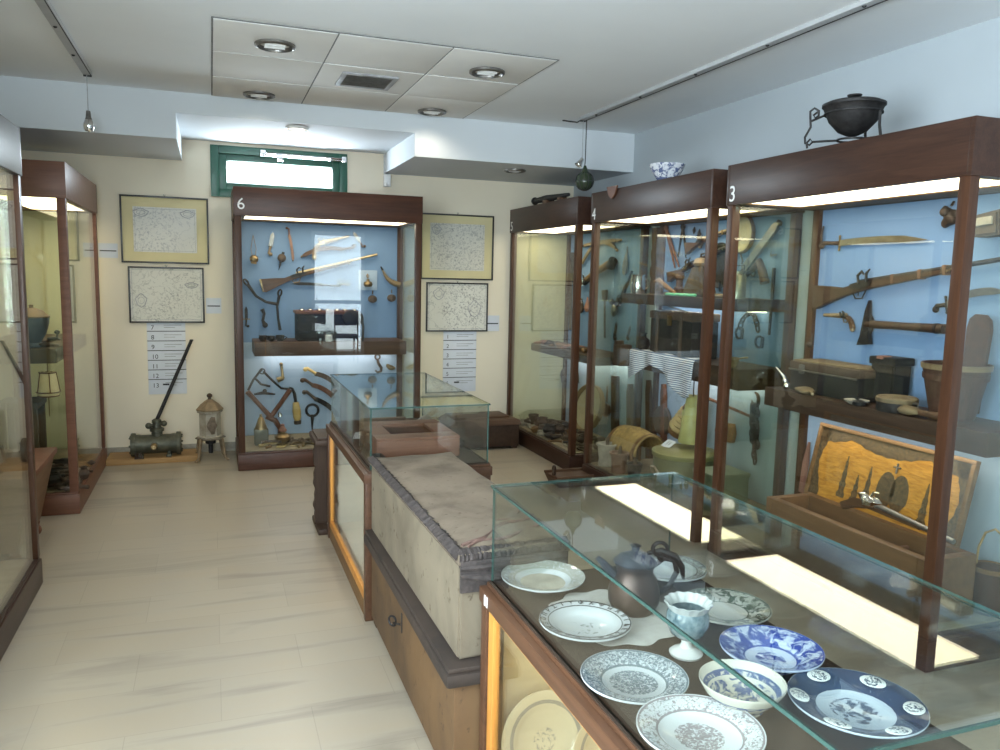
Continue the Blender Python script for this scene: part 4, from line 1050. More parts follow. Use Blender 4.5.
b = B(); pts = [(L*f, -.03*sin(pi*f), .024) for f in (0, .2, .4, .6, .8, 1)]; b.tube(pts, [.008, .013, .018, .022, .025, .026], 12); b.build('horn', 'horn', t)
b = B(); b.tube([(-L*.16, .012, .024), (0, 0, .024)], [.006, .011], 10); b.build('tip', 'blackl', t)
for (u, v, lb) in ((372, 299, 'round dark pouch hanging near the powder horn'), (391, 298, 'second round dark pouch, right below the powder horn')):
    b = B(); m, L = fr(P6(u, v-5), P6(u, v+5), NB, .003); b.ball((L*.5, 0, .02), .034, (1, 1.2, .6)); b.tube([(0, 0, .02), (-.03, .004, .01)], .006); b.box((L*.5, -.012, .035), (L*.8, .012, .045), .003); one(b, 'leather_pouch', 'leather', lb.replace('right below', 'just below'), 'pouch', m)
# on the shelf of case 6
SZ6 = .986
for k, (u, r, lb) in enumerate(((263, .034, 'first small dark iron cup on the shelf of case 6, beside the case post'), (271, .032, 'middle one of the three small dark iron cups on the shelf'), (280, .036, 'small dark iron cup on the shelf beside the black wooden box'))):
    p = at(u, 338, y=S6Y+.08); b = B(); b.lathe([(0, 0), (r*.6, 0), (r, r*.7), (r*.9, r*1.2), (r*1.05, r*1.35), (r*.8, r*1.3), (r*.7, r*.5), (0, r*.3)], seg=18); b.tube([(r*.9, 0, r*1.1), (r*1.6, 0, r*.9), (r*.9, 0, r*.3)], .005); one(b, 'iron_cup', 'iron', lb, 'cup', (p.x, S6Y+.09, SZ6), 'small iron cups on the shelf of case 6')
t = thing('wooden_box', 'black wooden box with a red-brown lid standing on the shelf of case 6', 'box', (.66, S6Y+.06, SZ6))
b = B(); b.box((0, 0, 0), (.50, .25, .225), .006); b.build('body', 'blackl', t)
b = B(); b.box((-.012, -.012, .225), (.512, .262, .25), .008); b.build('lid', 'redwood', t)
for k in range(7):
    x = .70+.072*k; b = B(); b.lathe([(0, 0), (.022, 0), (.026, .008), (.018, .016), (.008, .02), (0, .022)], seg=14); one(b, 'silver_button', 'chrome', 'small shining silver button lying on the red-brown box lid in case 6', 'button', (x, S6Y+.10+.04*(k % 2), SZ6+.25), 'silver buttons on the red-brown box lid')
t = thing('leather_bag', 'black leather bag with a long hanging strap beside the red-brown box lid', 'bag', (1.04, S6Y+.02, SZ6))
b = B(); b.lump((.07, .0, .19), (.17, .06, .15), 8, .12, 3); b.build('bag_body', 'blackl', t)
b = B(); b.tube([(.14, -.005, .2), (.155, -.01, .12), (.15, -.01, .0)], [.012, .010, .010], 8); b.build('strap', 'blackl', t)
b = B(); b.lathe([(0, 0), (.03, 0), (.032, .05), (.028, .055), (0, .056)], seg=16); one(b, 'ceramic_pot', 'porcelain', 'tiny white pot on the shelf of case 6', 'pot', (.91, S6Y+.035, SZ6))
# ---- case 6, lower part
t, L = hang('folding_yoke', 'folding brown wooden tongs with iron chain linkage in the lower part of case 6', 'tongs', P6(247, 391), P6(291, 389), NB)
iv = t.matrix_world.inverted(); Q = lambda u, v, h=.026: (lambda p: Vector((p.x, p.y, h)))(iv @ P6(u, v))
for pts in ([(247, 391), (259, 404), (271, 417)], [(290, 389), (281, 402), (270, 417)]):
    b = B(); b.tube([Q(*p) for p in pts], [.022, .019, .022], 8); b.build('wooden_arm', 'redwood', t)
b = B(); b.tube([Q(266, 416), Q(275, 420), (Q(280, 428)), Q(279, 440)], [.02, .024, .022, .014], 8); b.build('curved_foot', 'redwood', t)
for pts in ([(248, 390), (253, 380), (259, 372), (262, 369)], [(290, 389), (281, 388), (272, 380), (263, 371)], [(254, 377), (261, 384), (270, 386)]):
    b = B(); b.tube([Q(*p, .02) for p in pts], .010, 7); b.build('iron_link', 'iron', t)
b = B(); b.ring(Q(262, 371, .02), .022, .006, (0, 0, 1), 1, 14); b.build('iron_ring', 'iron', t)
b = B(); m, L = fr(P6(254, 394), P6(275, 394), NB, .004); b.tube([(0, 0, .01), (L*.4, .012, .012), (L, 0, .01)], [.008, .014, .007], 8); b.ball((L*.5, .03, .014), .018, u=10, v=8); one(b, 'iron_bolt', 'iron', 'black iron bolt with a knob between the arms of the wooden tongs', 'bolt', m)
t, L = hang('brass_tap', 'small brass tap hung upright above the yellow handled sickle', 'tap', P6(281, 364), P6(283, 380), NB)
b = B(); b.tube([(0, 0, .016), (L*.6, 0, .016), (L*.9, -.004, .02)], [.011, .012, .018], 10); b.build('stem', 'brass', t)
b = B(); b.tube([(L*.85, .0, .016), (L*.95, -.05, .016)], [.02, .024], 10); b.ball((0, 0, .016), .016, u=10, v=8); b.build('spout', 'brass', t)
for k, (p, q, lb) in enumerate((((306, 368), (337, 386), 'uppermost of three curved yataghan knives in brown sheaths'), ((303, 379), (334, 398), 'middle one of three curved yataghan knives in brown sheaths'), ((305, 391), (338, 416), 'lowest and darkest of three curved yataghan knives'))):
    sword('yataghan', lb, P6(*p), P6(*q), NB, .042, .02, .30, ('leather', 'redwood', 'blackl')[k], ('bone', 'brownwood', 'leather')[k], False, 'knife', .018, 'curved yataghan knives in case 6', True)
t, L = hang('sickle', 'sickle with black hooked blade and yellow bone handle', 'sickle', P6(297, 420), P6(294, 386), NB)
b = B(); b.lathe([(0, 0), (.024, .004), (.034, .03), (.036, .09), (.026, .16), (.02, .165), (0, .165)], (0, 0, .034), 18, Matrix.Rotation(pi/2, 3, 'Y')); b.build('handle', 'bone', t)
b = B(); b.tube([(.16, 0, .03), (L*.78, .004, .03), (L*.95, .02, .03), (L*1.0, .045, .03)], [.012, .014, .011, .003], 8); b.build('blade', 'iron', t)
b = B(); b.lathe([(.028, 0), (.032, .02), (.03, .03)], (-.03, 0, .034), 16, Matrix.Rotation(pi/2, 3, 'Y')); b.build('ferrule', 'rust', t)
t, L = hang('ring_bolt', 'black iron ring with a long spike below', 'ring bolt', P6(312, 404), P6(312, 431), NB)
b = B(); b.ring((L*.22, 0, .016), .052, .011, (0, 0, 1), 1, 24, 8); b.build('ring', 'iron', t)
b = B(); b.tube([(L*.38, 0, .016), (L*.6, 0, .016), (L, 0, .014)], [.016, .012, .004], 8); b.build('spike', 'iron', t)
b = B(); m, L = fr(P6(279, 410), P6(280, 416), NB, .003); b.lathe([(0, 0), (.02, 0), (.014, .03), (.006, .04), (0, .042)], (L, 0, .02), 14, Matrix.Rotation(-pi/2, 3, 'Y')); one(b, 'small_bell', 'chrome', 'tiny bright metal bell on the panel beside the yellow handled sickle', 'bell', m)
t = thing('hanging_hook', 'old iron block with an S shaped hook hanging under the shelf of case 6', 'hook', fr(P6(377, 360), P6(377, 374), NB, .003)[0]); 
b = B(); b.ring((-.03, 0, .02), .022, .008, (0, 0, 1), 1, 14); b.build('eye', 'rust', t)
b = B(); b.tube([(-.005, 0, .02), (.03, .01, .02), (.07, .035, .02), (.10, .03, .02), (.11, 0, .02), (.09, -.02, .02)], [.012, .013, .014, .013, .011, .006], 8); b.build('hook', 'rust', t)
b = B(); m, L = fr(P6(386, 364), P6(394, 370), NB, .003); b.lump((L*.5, 0, .022), (.09, .05, .04), 2, .3); one(b, 'metal_lump', 'brass', 'lumpy brass fragment beside the S shaped hook', 'relic', m)
t = thing('oil_can', 'dark green square oil can with a conical brass spout on the floor of case 6', 'oil can', (.30, 6.60, BH+.0075))
b = B(); b.box((0, 0, 0), (.11, .10, .13), .008); b.build('body', 'bronze', t)
b = B(); b.lathe([(.05, .128), (.048, .14), (.02, .22), (.012, .225), (.01, .25), (0, .25)], (.055, .05, 0), 20); b.build('cone', 'brass', t)
t = thing('brass_burner', 'squat brass spirit burner on the floor of case 6', 'burner', (.52, 6.58, BH+.0075))
b = B(); b.lathe([(0, 0), (.05, 0), (.055, .01), (.03, .025), (.06, .05), (.065, .075), (.04, .095), (.02, .1), (.02, .115), (0, .115)], seg=24); b.build('tank', 'brass', t)
b = B(); b.lathe([(.03, .112), (.034, .125), (.022, .14), (.014, .16), (.018, .17), (0, .178)], seg=18); b.build('cap', 'redclay', t)
def junk(b, s, rn):
    k = rn.randrange(6)
    if k == 0: b.tube([(-s, 0, s*.16), (0, s*.15, s*.2), (s, 0, s*.16)], [s*.16, s*.12, s*.15], 7)
    elif k == 1: b.lathe([(0, 0), (s*.5, 0), (s*.6, s*.3), (s*.45, s*.6), (s*.5, s*.7), (s*.35, s*.7), (s*.3, s*.3), (0, s*.2)], seg=14)
    elif k == 2: b.ring((0, 0, s*.12), s*.55, s*.12, (0, .1, 1)); b.tube([(s*.5, 0, s*.12), (s*1.1, s*.1, s*.12)], s*.11, 6)
    elif k == 3: b.box((-s*.8, -s*.18, 0), (s*.3, s*.18, s*.3), s*.05); b.tube([(s*.3, 0, s*.15), (s*1.0, 0, s*.15)], [s*.12, s*.08], 7)
    elif k == 4: b.lump((0, 0, s*.3), (s*1.1, s*.8, s*.6), rn.randrange(99), .3)
    else: b.tube([(-s*.8, -s*.2, s*.12), (-s*.2, s*.2, s*.12), (s*.4, s*.1, s*.12), (s*.8, -s*.3, s*.12)], s*.11, 7); b.ball((s*.8, -s*.3, s*.14), s*.16, u=8, v=6)
    return k
JN = ('iron_spike', 'small_cup', 'ring_key', 'small_tool', 'metal_lump', 'iron_hook')
def jumble(rows, z, label, group, mats, seed, smin=.035, smax=.06):
    rn = random.Random(seed)
    for (x, y) in rows:
        b = B(); s = rn.uniform(smin, smax); k = junk(b, s, rn)
        one(b, JN[k], rn.choice(mats), label % JN[k].replace('_', ' '), JN[k].replace('_', ' ').split()[-1], rotz((x+rn.uniform(-.02, .02), y+rn.uniform(-.03, .03), z), rn.uniform(0, 6.28)), group+' ('+JN[k].replace('_', ' ')+')')
ZB = BH+.007
jumble([(x, y) for x in (.40, .48, .62, .70, .78, .86) for y in (6.50, 6.58) if (x, y) not in ((.48, 6.58),)]+[(.62, 6.68), (.72, 6.70), (.84, 6.72)], ZB, 'rusty %s in the heap on the floor of case 6', 'small relics on the floor of case 6', ['rust', 'brass', 'honey', 'ochre', 'rust', 'leather'], 5, .05, .085)

jumble([(x, 6.50+.05*(k % 3)) for k, x in enumerate((.44, .56, .66, .74, .82, .90, .98, 1.06))], ZB+.03, 'rusty %s in the heap on the floor of case 6', 'small relics on the floor of case 6', ['rust', 'leather', 'oldwood', 'brass'], 15, .05, .08)
# ------------------------------------------------------------------ case 5
sword('sabre', 'thin straight brown sabre sheath at the top of case 5', P3(578, 247), P3(623, 240), NR, .028, .01, .2, 'horn', 'brownwood', False, 'sword', .014, None, True)
sword('sabre', 'strongly curved brown sabre sheath under the straight one in case 5', P3(577, 265), P3(619, 250), NR, .036, .12, .2, 'horn', 'brownwood', False, 'sword', .016, None, True)
t, L = hang('war_hammer', 'brown wooden handled mallet with a dark iron head in case 5', 'hammer', P3(581, 286), P3(616, 263), NR)
b = B(); b.tube([(0, 0, .03), (L*.5, .015, .03), (L*.97, .01, .03)], [.02, .028, .034], 10); b.build('handle', 'honey', t)
b = B(); b.tube([(L*.93, -.02, .03), (L*1.03, .02, .03)], [.042, .04], 12); b.build('head', 'iron', t)
b = B(); b.tube([(L*.2, -.01, .03), (L*.28, .0, .03)], .03, 10); b.tube([(L*.2, .02, .03), (L*.18, .07, .03)], [.012, .005], 6); b.build('collar', 'iron', t)
board('spearhead', 'pointed grey leaf shaped spearhead on the panel of case 5', 'spearhead', P3(628.5, 247), P3(625, 275), NR, .085, .012, 'steel', None, [(0, -.02), (0, .02), (.15, .08), (.55, .42), (.85, .5), (1, .25), (1, -.25), (.85, -.5), (.55, -.42), (.15, -.08)])
bar('iron_rod', 'long thin wavy iron rod hung upright beside the corner post of case 5', 'rod', P3(574, 253), P3(577, 325), NR, .016, .010, 'iron', None, None, [(0, 0, .024), (.3, .0, .022), (.45, .012, .014), (.75, -.02, .012), (1, .0, .008)])
bar('iron_rod', 'shorter dark iron bar hung upright close to the yellow pane of case 5', 'rod', P3(572.5, 262), P3(571.5, 330), NR, .014, .014, 'rust')
t, L = hang('branding_iron', 'long handled black iron brand with a flared square head in case 5', 'brand', P3(607, 338), P3(607, 290), NR)
b = B(); b.tube([(0, 0, .02), (L*.8, 0, .02)], .009, 8); b.build('shaft', 'iron', t)
b = B(); b.prism([(L*.76, -.014), (L*.84, -.03), (L, -.04), (L, .04), (L*.84, .03), (L*.76, .014)], .006, .034, .004); b.build('head', 'iron', t)
pistol('dark pistol hung muzzle up beside the shelf end of case 4', P3(618, 312), P3(634, 270), NR, -1, 'iron', 'blackl')
for (u, v, lb, mt_) in ((583, 305, 'small tan pouch with a white patch hung between the posts of case 5', 'leather'), (589, 304, 'pale stone pendant beside the small tan pouch in case 5', 'redclay')):
    b = B(); m, L = fr(P3(u, v-7), P3(u, v+5), NR, .003); b.tube([(0, 0, .012), (L*.5, 0, .014), (L, 0, .02)], [.005, .018, .03], 10); b.ball((L, 0, .02), .03, (1, 1, .7), 12, 8); one(b, 'pouch' if mt_ == 'leather' else 'pendant', mt_, lb, 'pouch' if mt_ == 'leather' else 'pendant', m)
sword('dagger', 'small dark dagger pointing up low on the panel of case 5', P3(616, 338), P3(618, 322), NR, .04, 0, .3, 'iron', 'blackl', False, 'knife')
sword('dagger', 'thin dull dagger leaning beside the rear post of case 5', P3(629, 338), P3(632, 326), NR, .03, 0, .3, 'rust', 'leather', False, 'knife')
b = B(); m, L = fr(P3(618, 303), P3(617, 318), NR, .004); b.ball((L*.5, 0, .03), .045, (1.2, .8, .6)); b.tube([(0, 0, .02), (-.05, .02, .012)], .008); one(b, 'canteen', 'steel', 'round metal canteen hung beneath the dark pistol in case 5', 'canteen', m)
# on the shelf of case 5
rn = random.Random(3)
for k, y in enumerate((6.95, 6.80, 6.62, 6.45, 6.28, 6.12)):
    b = B(); d = (rn.uniform(.10, .16), rn.uniform(.08, .13), .03)
    pts = [(-d[0], 0, .012), (-.02, d[1]*.4, .02), (d[0], 0, .012)]
    b.tube(pts, [.008, .02, .012], 8); b.box((-.03, -.05, 0), (.05, .0, .028), .006)
    one(b, 'leather_strap', ('redclay', 'leather', 'honey')[k % 3], 'curled reddish leather strap with buckle lying on the shelf of case 5', 'strap', rotz((2.99+.05*(k % 2), y, .922), rn.uniform(-1, 1)), 'leather straps on the shelf of case 5')
b = B(); b.tube([(.0, -.12, .01), (.0, -.06, .05), (.0, .06, .05), (.0, .12, .01)], .007, 6); one(b, 'drop_ring', 'iron', 'black iron drop ring standing on the shelf edge of case 5', 'ring', (2.94, 6.72, .922))
# lower part of case 5
t = thing('sieve', 'large round yellowish sieve with brass rim leaning on the back of case 5', 'sieve', Matrix.Translation((3.17, at(590, 408, x=3.17).y, at(590, 408, x=3.17).z)) @ Matrix.Rotation(radians(-75), 4, 'Y') @ Matrix.Rotation(.15, 4, 'X'))
b = B(); b.lathe([(.20, 0), (.21, .0), (.215, .05), (.205, .055), (.20, .05), (.195, .01)], seg=40); b.build('rim', 'horn', t)
b = B(); b.lathe([(.198, .012), (.12, .004), (0, .003), (0, 0), (.12, .001), (.198, .008)], seg=40); b.build('mesh', 'hide', t)
t, L = hang('copper_pan', 'small dull copper pan hung on the panel between sieve and tall board', 'pan', P3(609, 400), P3(609, 418), NR)
b = B(); b.lathe([(0, .0), (.05, .0), (.062, .03), (.058, .03), (.046, .005), (0, .006)], (L*.55, 0, .005), 22); b.build('bowl', 'copper', t)
b = B(); b.tube([(L*.1, 0, .02), (-L*.6, 0, .015)], [.008, .006], 7); b.ring((-L*.7, 0, .015), .012, .003, (0, 0, 1)); b.build('handle', 'copper', t)
board('plank', 'tall dark narrow board leaning on the panel near the corner of case 5', 'board', P3(617, 432), P3(617, 376), NR, .105, .03, 'shelf')
for k, (u, v0, v1, w, lb) in enumerate(((559, 358, 375, .05, 'tan bag hung high below the shelf of case 5'), (566, 366, 385, .045, 'darker pouch hung beside the tan bag in case 5'), (578, 362, 384, .05, 'pale bag hung behind the corner post of case 5'))):
    b = B(); m, L = fr(P3(u, v0), P3(u+1, v1), NR, .003); b.lump((L*.6, 0, .03), (L*.8, w*2, .055), k, .2); b.tube([(L*.3, 0, .02), (-L*.3, .01, .01)], .006); one(b, 'cloth_bag', ('honey', 'leather', 'chestwhite')[k], lb, 'bag', m)
jumble([(x, y) for x in (2.77, 2.87, 2.98, 3.09) for y in (5.82, 5.96, 6.12, 6.28, 6.44, 6.62, 6.80, 6.97)], ZB, 'dark %s in the heap of tools on the floor of case 5', 'old tools on the floor of case 5', ['rust', 'iron', 'leather', 'oldwood', 'stone', 'honey'], 11, .065, .11)
jumble([(x, y) for x in (2.80, 2.90, 3.02) for y in (5.80, 5.92, 6.05, 6.20, 6.36, 6.52, 6.70, 6.88)], ZB+.04, 'dark %s in the heap of tools on the floor of case 5', 'old tools on the floor of case 5', ['rust', 'iron', 'leather', 'oldwood', 'brownwood'], 31, .06, .10)
for k, (u, vb, vt, x, lb) in enumerate(((533, 432, 414, 2.9, 'stubby upright wooden post in the tool heap of case 5'), (547, 440, 424, 2.85, 'dark upright iron anvil block in the tool heap of case 5'))):
    p = at(u, vb, x=x); h = at(u, vt, x=x).z-ZB; b = B(); b.lathe([(0, 0), (.04, 0), (.034, h*.3), (.042, h*.7), (.05, h*.8), (.05, h), (0, h)], seg=14); b.box((-.05, -.03, h*.5), (.05, .03, h*.62), .006); one(b, 'wooden_post' if k == 0 else 'anvil_block', 'oldwood' if k == 0 else 'iron', lb, 'post' if k == 0 else 'anvil', (p.x, p.y, ZB))

# ------------------------------------------------------------------ case 4, upper
board('turned_post', 'carved dark wooden distaff standing upright on the upper shelf of case 4', 'distaff', P3(657, 296), P3(659, 228), NR, .10, .04, 'brownwood', None, [(0, -.45), (0, .45), (.2, .45), (.24, .3), (.32, .5), (.42, .5), (.46, .28), (.58, .4), (.66, .4), (.7, .25), (1, .4), (1, -.4), (.7, -.25), (.66, -.4), (.58, -.4), (.46, -.28), (.42, -.5), (.32, -.5), (.24, -.3), (.2, -.45)])
def thin_tongs(label, top, l, r, mat='rust', w=.009):
    m, L = fr(P3(*top), P3((l[0]+r[0])/2, (l[1]+r[1])/2), NR, .003); iv = m.inverted(); t = thing('thin_tongs', label, 'tongs', m, 'iron tongs and compasses in case 4')
    for e in (l, r):
        q = iv @ P3(*e); bb = B(); bb.tube([(0, 0, .014), (q.x*.5, q.y*.55, .014), (q.x, q.y, .014)], [w*1.2, w, w*.7], 7); bb.build('arm', mat, t)
    bb = B(); bb.lathe([(0, 0), (.02, 0), (.02, .018), (0, .02)], (0, 0, .006), 14); bb.build('pivot', mat, t)
thin_tongs('long reddish wooden tongs slanting down toward the mill in case 4', (668, 228), (677, 268), (681, 267), 'redwood', .010)
thin_tongs('thin iron compass with open legs hung at the top of case 4', (685, 227), (680, 257), (688, 258), 'iron', .008)
for u, v0, v1, lb in ((696, 227, 234, 'tiny iron pendant beside the thin compass in case 4'), (701, 229, 238, 'second tiny iron pendant, beside the gilt gun lock in case 4')):
    b = B(); m, L = fr(P3(u, v0), P3(u-1, v1), NR, .003); b.tube([(0, 0, .008), (L*.5, 0, .01), (L, 0, .008)], [.004, .012, .003], 8); one(b, 'iron_pendant', 'iron', lb, 'pendant', m)
musket('short brass mounted blunderbuss high on the panel of case 4', P3(690, 247), P3(742, 228), NR, 1, 'gold', 'gunwood', 1.2)
musket('dark musket rising behind the posts of case 4', P3(672, 276), P3(748, 240), NR, 1, 'iron', 'gunwood', .7, 'iron')
t, L = hang('tambourine', 'round beige skin drum with a hanging strap on the panel of case 4', 'drum', P3(744, 222), P3(744, 246), NR)
b = B(); b.lathe([(0, .035), (.118, .035), (.122, .03), (.122, 0), (.115, 0), (.115, .028), (0, .028)], (L*.5, 0, 0), 36); b.build('skin', 'hide', t)
b = B(); b.lathe([(.123, .002), (.127, .004), (.127, .03), (.123, .032)], (L*.5, 0, 0), 36); b.build('hoop', 'honey', t)
b = B(); b.tube([(L*1.1, 0, .01), (L*1.35, -.02, .008), (L*1.6, .0, .008), (L*1.75, -.01, .008)], .006, 6); b.build('strap', 'leather', t)
sword('sabre', 'long broad grey sabre sheath slanting up beside the skin drum in case 4', P3(742, 276), P3(782, 222), NR, .055, 0, .12, 'steel', 'leather', False, 'sword', .02, None, True)
t, L = hang('bent_pistol', 'dark wooden pistol with sharply bent butt in case 4', 'gun', P3(742, 281), P3(762, 263), NR)
b = B(); iv = t.matrix_world.inverted(); Q = lambda u, v, h=.02: (lambda p: Vector((p.x, p.y, h)))(iv @ P3(u, v))
b.tube([Q(758, 267), Q(762, 262), Q(765, 270), Q(768, 283)], [.02, .026, .026, .03], 10); b.build('butt', 'gunwood', t)
b = B(); b.tube([Q(742, 281), Q(758, 267)], [.014, .02], 10); b.build('barrel', 'iron', t)
b = B(); b.ring(Q(756, 273), .022, .004, (0, 0, 1)); b.build('trigger_guard', 'iron', t)
t, L = hang('iron_pan', 'round black iron pan hung behind the front posts of case 4', 'pan', P3(724, 249), P3(724, 282), NR)
b = B(); b.lathe([(0, .0), (.135, .0), (.155, .03), (.15, .032), (.13, .006), (0, .006)], (L*.5, 0, .002), 36); b.build('bowl', 'iron', t)
b = B(); b.tube([(L*.98, 0, .03), (L*1.3, 0, .03)], [.010, .008], 7); b.build('handle', 'iron', t)
board('set_square', 'thin pale triangular square near the corner post of case 4', 'square', P3(774, 256), P3(774, 246), NR, .07, .006, 'steel', None, [(0, -.5), (0, .5), (1, .1), (.2, .3), (.15, -.5)])
bar('iron_rod', 'thin dark rod standing upright near the corner post of case 4', 'rod', P3(776, 268), P3(771, 335), NR, .012, .008, 'iron')
# on upper shelf
S4 = 1.4495
p = at(611, 287, x=3.0); t = thing('tin_cup', 'shiny tin cup with a handle at the end of the upper shelf of case 4', 'cup', (3.0, 5.26, S4))
b = B(); b.lathe([(0, 0), (.05, 0), (.058, .06), (.05, .13), (.054, .14), (.048, .14), (.05, .06), (0, .01)], seg=24); b.build('body', 'chrome', t)
b = B(); b.tube([(.05, 0, .11), (.085, 0, .10), (.085, 0, .05), (.055, 0, .03)], .006); b.build('handle', 'steel', t)
t = thing('coffee_mill', 'pyramid shaped wooden mill with pale top on the upper shelf of case 4', 'mill', (3.06, 4.55, S4))
b = B(); quad_box(b, [(-.07, -.12), (.07, -.12), (.07, .12), (-.07, .12)], 0, .20, .01, [(-.035, -.05), (.035, -.05), (.035, .05), (-.035, .05)]); b.build('body', 'oldwood', t)
b = B(); b.lathe([(0, .2), (.04, .2), (.05, .22), (.035, .25), (0, .26)], seg=18); b.build('hopper', 'horn', t)
b = B(); b.tube([(0, 0, .25), (.0, 0, .28), (-.02, -.12, .285)], .006); b.ball((-.02, -.12, .295), .014, u=10, v=8); b.build('crank', 'iron', t)
b = B(); n = 22; b.tube([(0+.02*sin(k*1.1), -.16+.32*k/n, .008+.002*sin(k)) for k in range(n+1)], .009, 7); one(b, 'bead_string', 'greencord', 'green bead string lying on the upper shelf edge of case 4', 'beads', (2.965, 4.62, S4))
b = B(); b.tube([(0, -.13, .01), (0, -.02, .05), (0, .10, .10), (.0, .16, .09)], [.014, .018, .02, .01], 9); b.tube([(0, -.13, .01), (.0, .02, .01)], .010); one(b, 'wooden_horn', 'honey', 'curved wooden rattle beside the tin cup on the upper shelf', 'rattle', (3.05, 4.95, S4))
t = thing('tin_can', 'dark tin can standing behind the front posts on the upper shelf of case 4', 'can', (3.0, 4.06, S4))
b = B(); b.lathe([(0, 0), (.05, 0), (.05, .14), (.046, .145), (.03, .15), (.03, .165), (0, .166)], seg=24); b.build('body', 'steel', t)
b = B(); b.tube([(.0, -.05, .14), (.0, -.06, .20), (.0, .06, .20), (.0, .05, .14)], .004, 6); b.build('wire_handle', 'iron', t)
b = B(); b.tube([(0, -.14, .012), (0, .14, .012)], [.012, .014], 8); b.tube([(0, -.14, .012), (0, -.15, .05)], .01); one(b, 'wooden_peg', 'horn', 'pale wooden peg lying beside the mill on the upper shelf', 'peg', (3.02, 4.28, S4))
b = B(); b.lathe([(0, 0), (.04, 0), (.04, .05), (.025, .06), (.025, .11), (.035, .12), (.03, .16), (0, .165)], seg=20); one(b, 'candlestick', 'brownwood', 'turned brown candlestick on the upper shelf between mill and distaff', 'candlestick', (3.16, 4.95, S4))
b = B(); b.lathe([(0, 0), (.035, 0), (.045, .02), (.03, .05), (.03, .08), (0, .085)], seg=18); one(b, 'wooden_stamp', 'brownwood', 'stubby wooden stamp on the upper shelf near the dark tin can', 'stamp', (3.15, 4.25, S4))
# middle shelf
S42 = 1.0305
t = thing('trunk', 'dark travelling trunk standing on the middle shelf of case 4', 'trunk', (2.985, 4.50, S42))
b = B(); b.box((0, 0, 0), (.21, .53, .25), .01); b.build('body', 'blackl', t)
b = B(); b.box((-.008, -.008, .25), (.218, .538, .305), .012); b.build('lid', 'leather', t)
for y in (.1, .4):
    b = B(); b.box((-.012, y, .0), (-.007, y+.04, .30), .002); b.build('strap', 'leather', t)
b = B(); b.box((-.014, .24, .21), (-.006, .29, .28), .003); b.build('lock', 'brass', t)
b = B(); b.tube([(0, -.12, 0), (0, .12, .03)], [.006, .004], 6); one(b, 'bone_skewer', 'chestwhite', 'thin pale skewer lying across the trunk lid in case 4', 'skewer', (3.0, 4.70, S42+.311))
b = B(); b.lathe([(0, 0), (.03, 0), (.04, .02), (.05, .05), (.045, .06), (.03, .03), (0, .02)], seg=18); b.tube([(.04, 0, .05), (.10, -.03, .06)], .006); one(b, 'brass_ladle', 'horn', 'small yellowish ladle on the middle shelf behind the front posts', 'ladle', (3.0, 4.08, S42))
t, L = hang('shackle_chain', 'chain of iron shackles hung in an arch on the panel of case 4', 'chain', P3(742, 336), P3(763, 340), NR)
iv = t.matrix_world.inverted(); Q = lambda u, v, h=.02: (lambda p: Vector((p.x, p.y, h)))(iv @ P3(u, v))
arch = [(743, 328), (744, 322), (747, 318), (750, 314), (754, 312), (757, 316), (759, 320), (760, 325), (761, 331)]
for k in range(len(arch)-1):
    a_, c_ = Q(*arch[k]), Q(*arch[k+1]); d = (c_-a_); b = B(); mid = (a_+c_)/2; e = d.normalized(); s_ = Vector((-e.y, e.x, 0)) if k % 2 else Vector((0, 0, 1))
    b.tube([mid+e*(d.length*.72)*cos(2*pi*q/12)+s_*.016*sin(2*pi*q/12) for q in range(12)], .0055, 6, closed=True); b.build('link', 'iron', t)
for (u, v) in ((742, 333), (762, 342)):
    b = B(); c_ = Q(u, v); b.ring(c_, .036, .008, (0, 0, 1), 1, 18); b.tube([c_+Vector((.03, -.035, 0)), c_+Vector((.03, .035, 0))], .011, 7); b.build('shackle', 'iron', t)
b = B(); b.box((0, 0, 0), (.10, .11, .16), .006); b.box((-.01, .03, .16), (.05, .08, .19), .006); one(b, 'small_chest', 'shelf', 'small dark casket hung over the far end of the middle shelf', 'casket', (2.86, 5.24, .905))
b = B(); b.lathe([(0, 0), (.03, 0), (.05, .04), (.045, .08), (.02, .10), (.02, .12), (.03, .13), (0, .135)], seg=20); one(b, 'dark_flask', 'blackl', 'round black flask standing on the middle shelf beside the casket', 'flask', (3.02, 5.18, S42))
# striped cloth over the middle shelf
t = thing('striped_cloth', 'blue and white striped cloth draped over the middle shelf of case 4', 'cloth', (2.955, 4.40, S42))
b = B(); ny, nz = 46, 18; g = {}
for j in range(ny+1):
    y = .86*j/ny
    drop = .22+.05*sin(y*7+.5)-.10*max(0, sin(y*5.2-.6))
    for k in range(nz+1):
        f = k/nz
        if f < .3: q = f/.3; x, z = .12*(1-q), .010+.004*sin(y*22)
        else: q = (f-.3)/.7; x, z = -.012-.016*sin(y*26+1.5*q)*q-.01*q, .010-drop*q
        g[j, k] = b.bm.verts.new((x, y, z))
for j in range(ny):
    for k in range(nz): b.bm.faces.new((g[j, k], g[j+1, k], g[j+1, k+1], g[j, k+1]))
c_ = b.build('cloth', 'striped', t, None, 3); so = c_.modifiers.new('thickness', 'SOLIDIFY'); so.thickness = .003; so.offset = 1
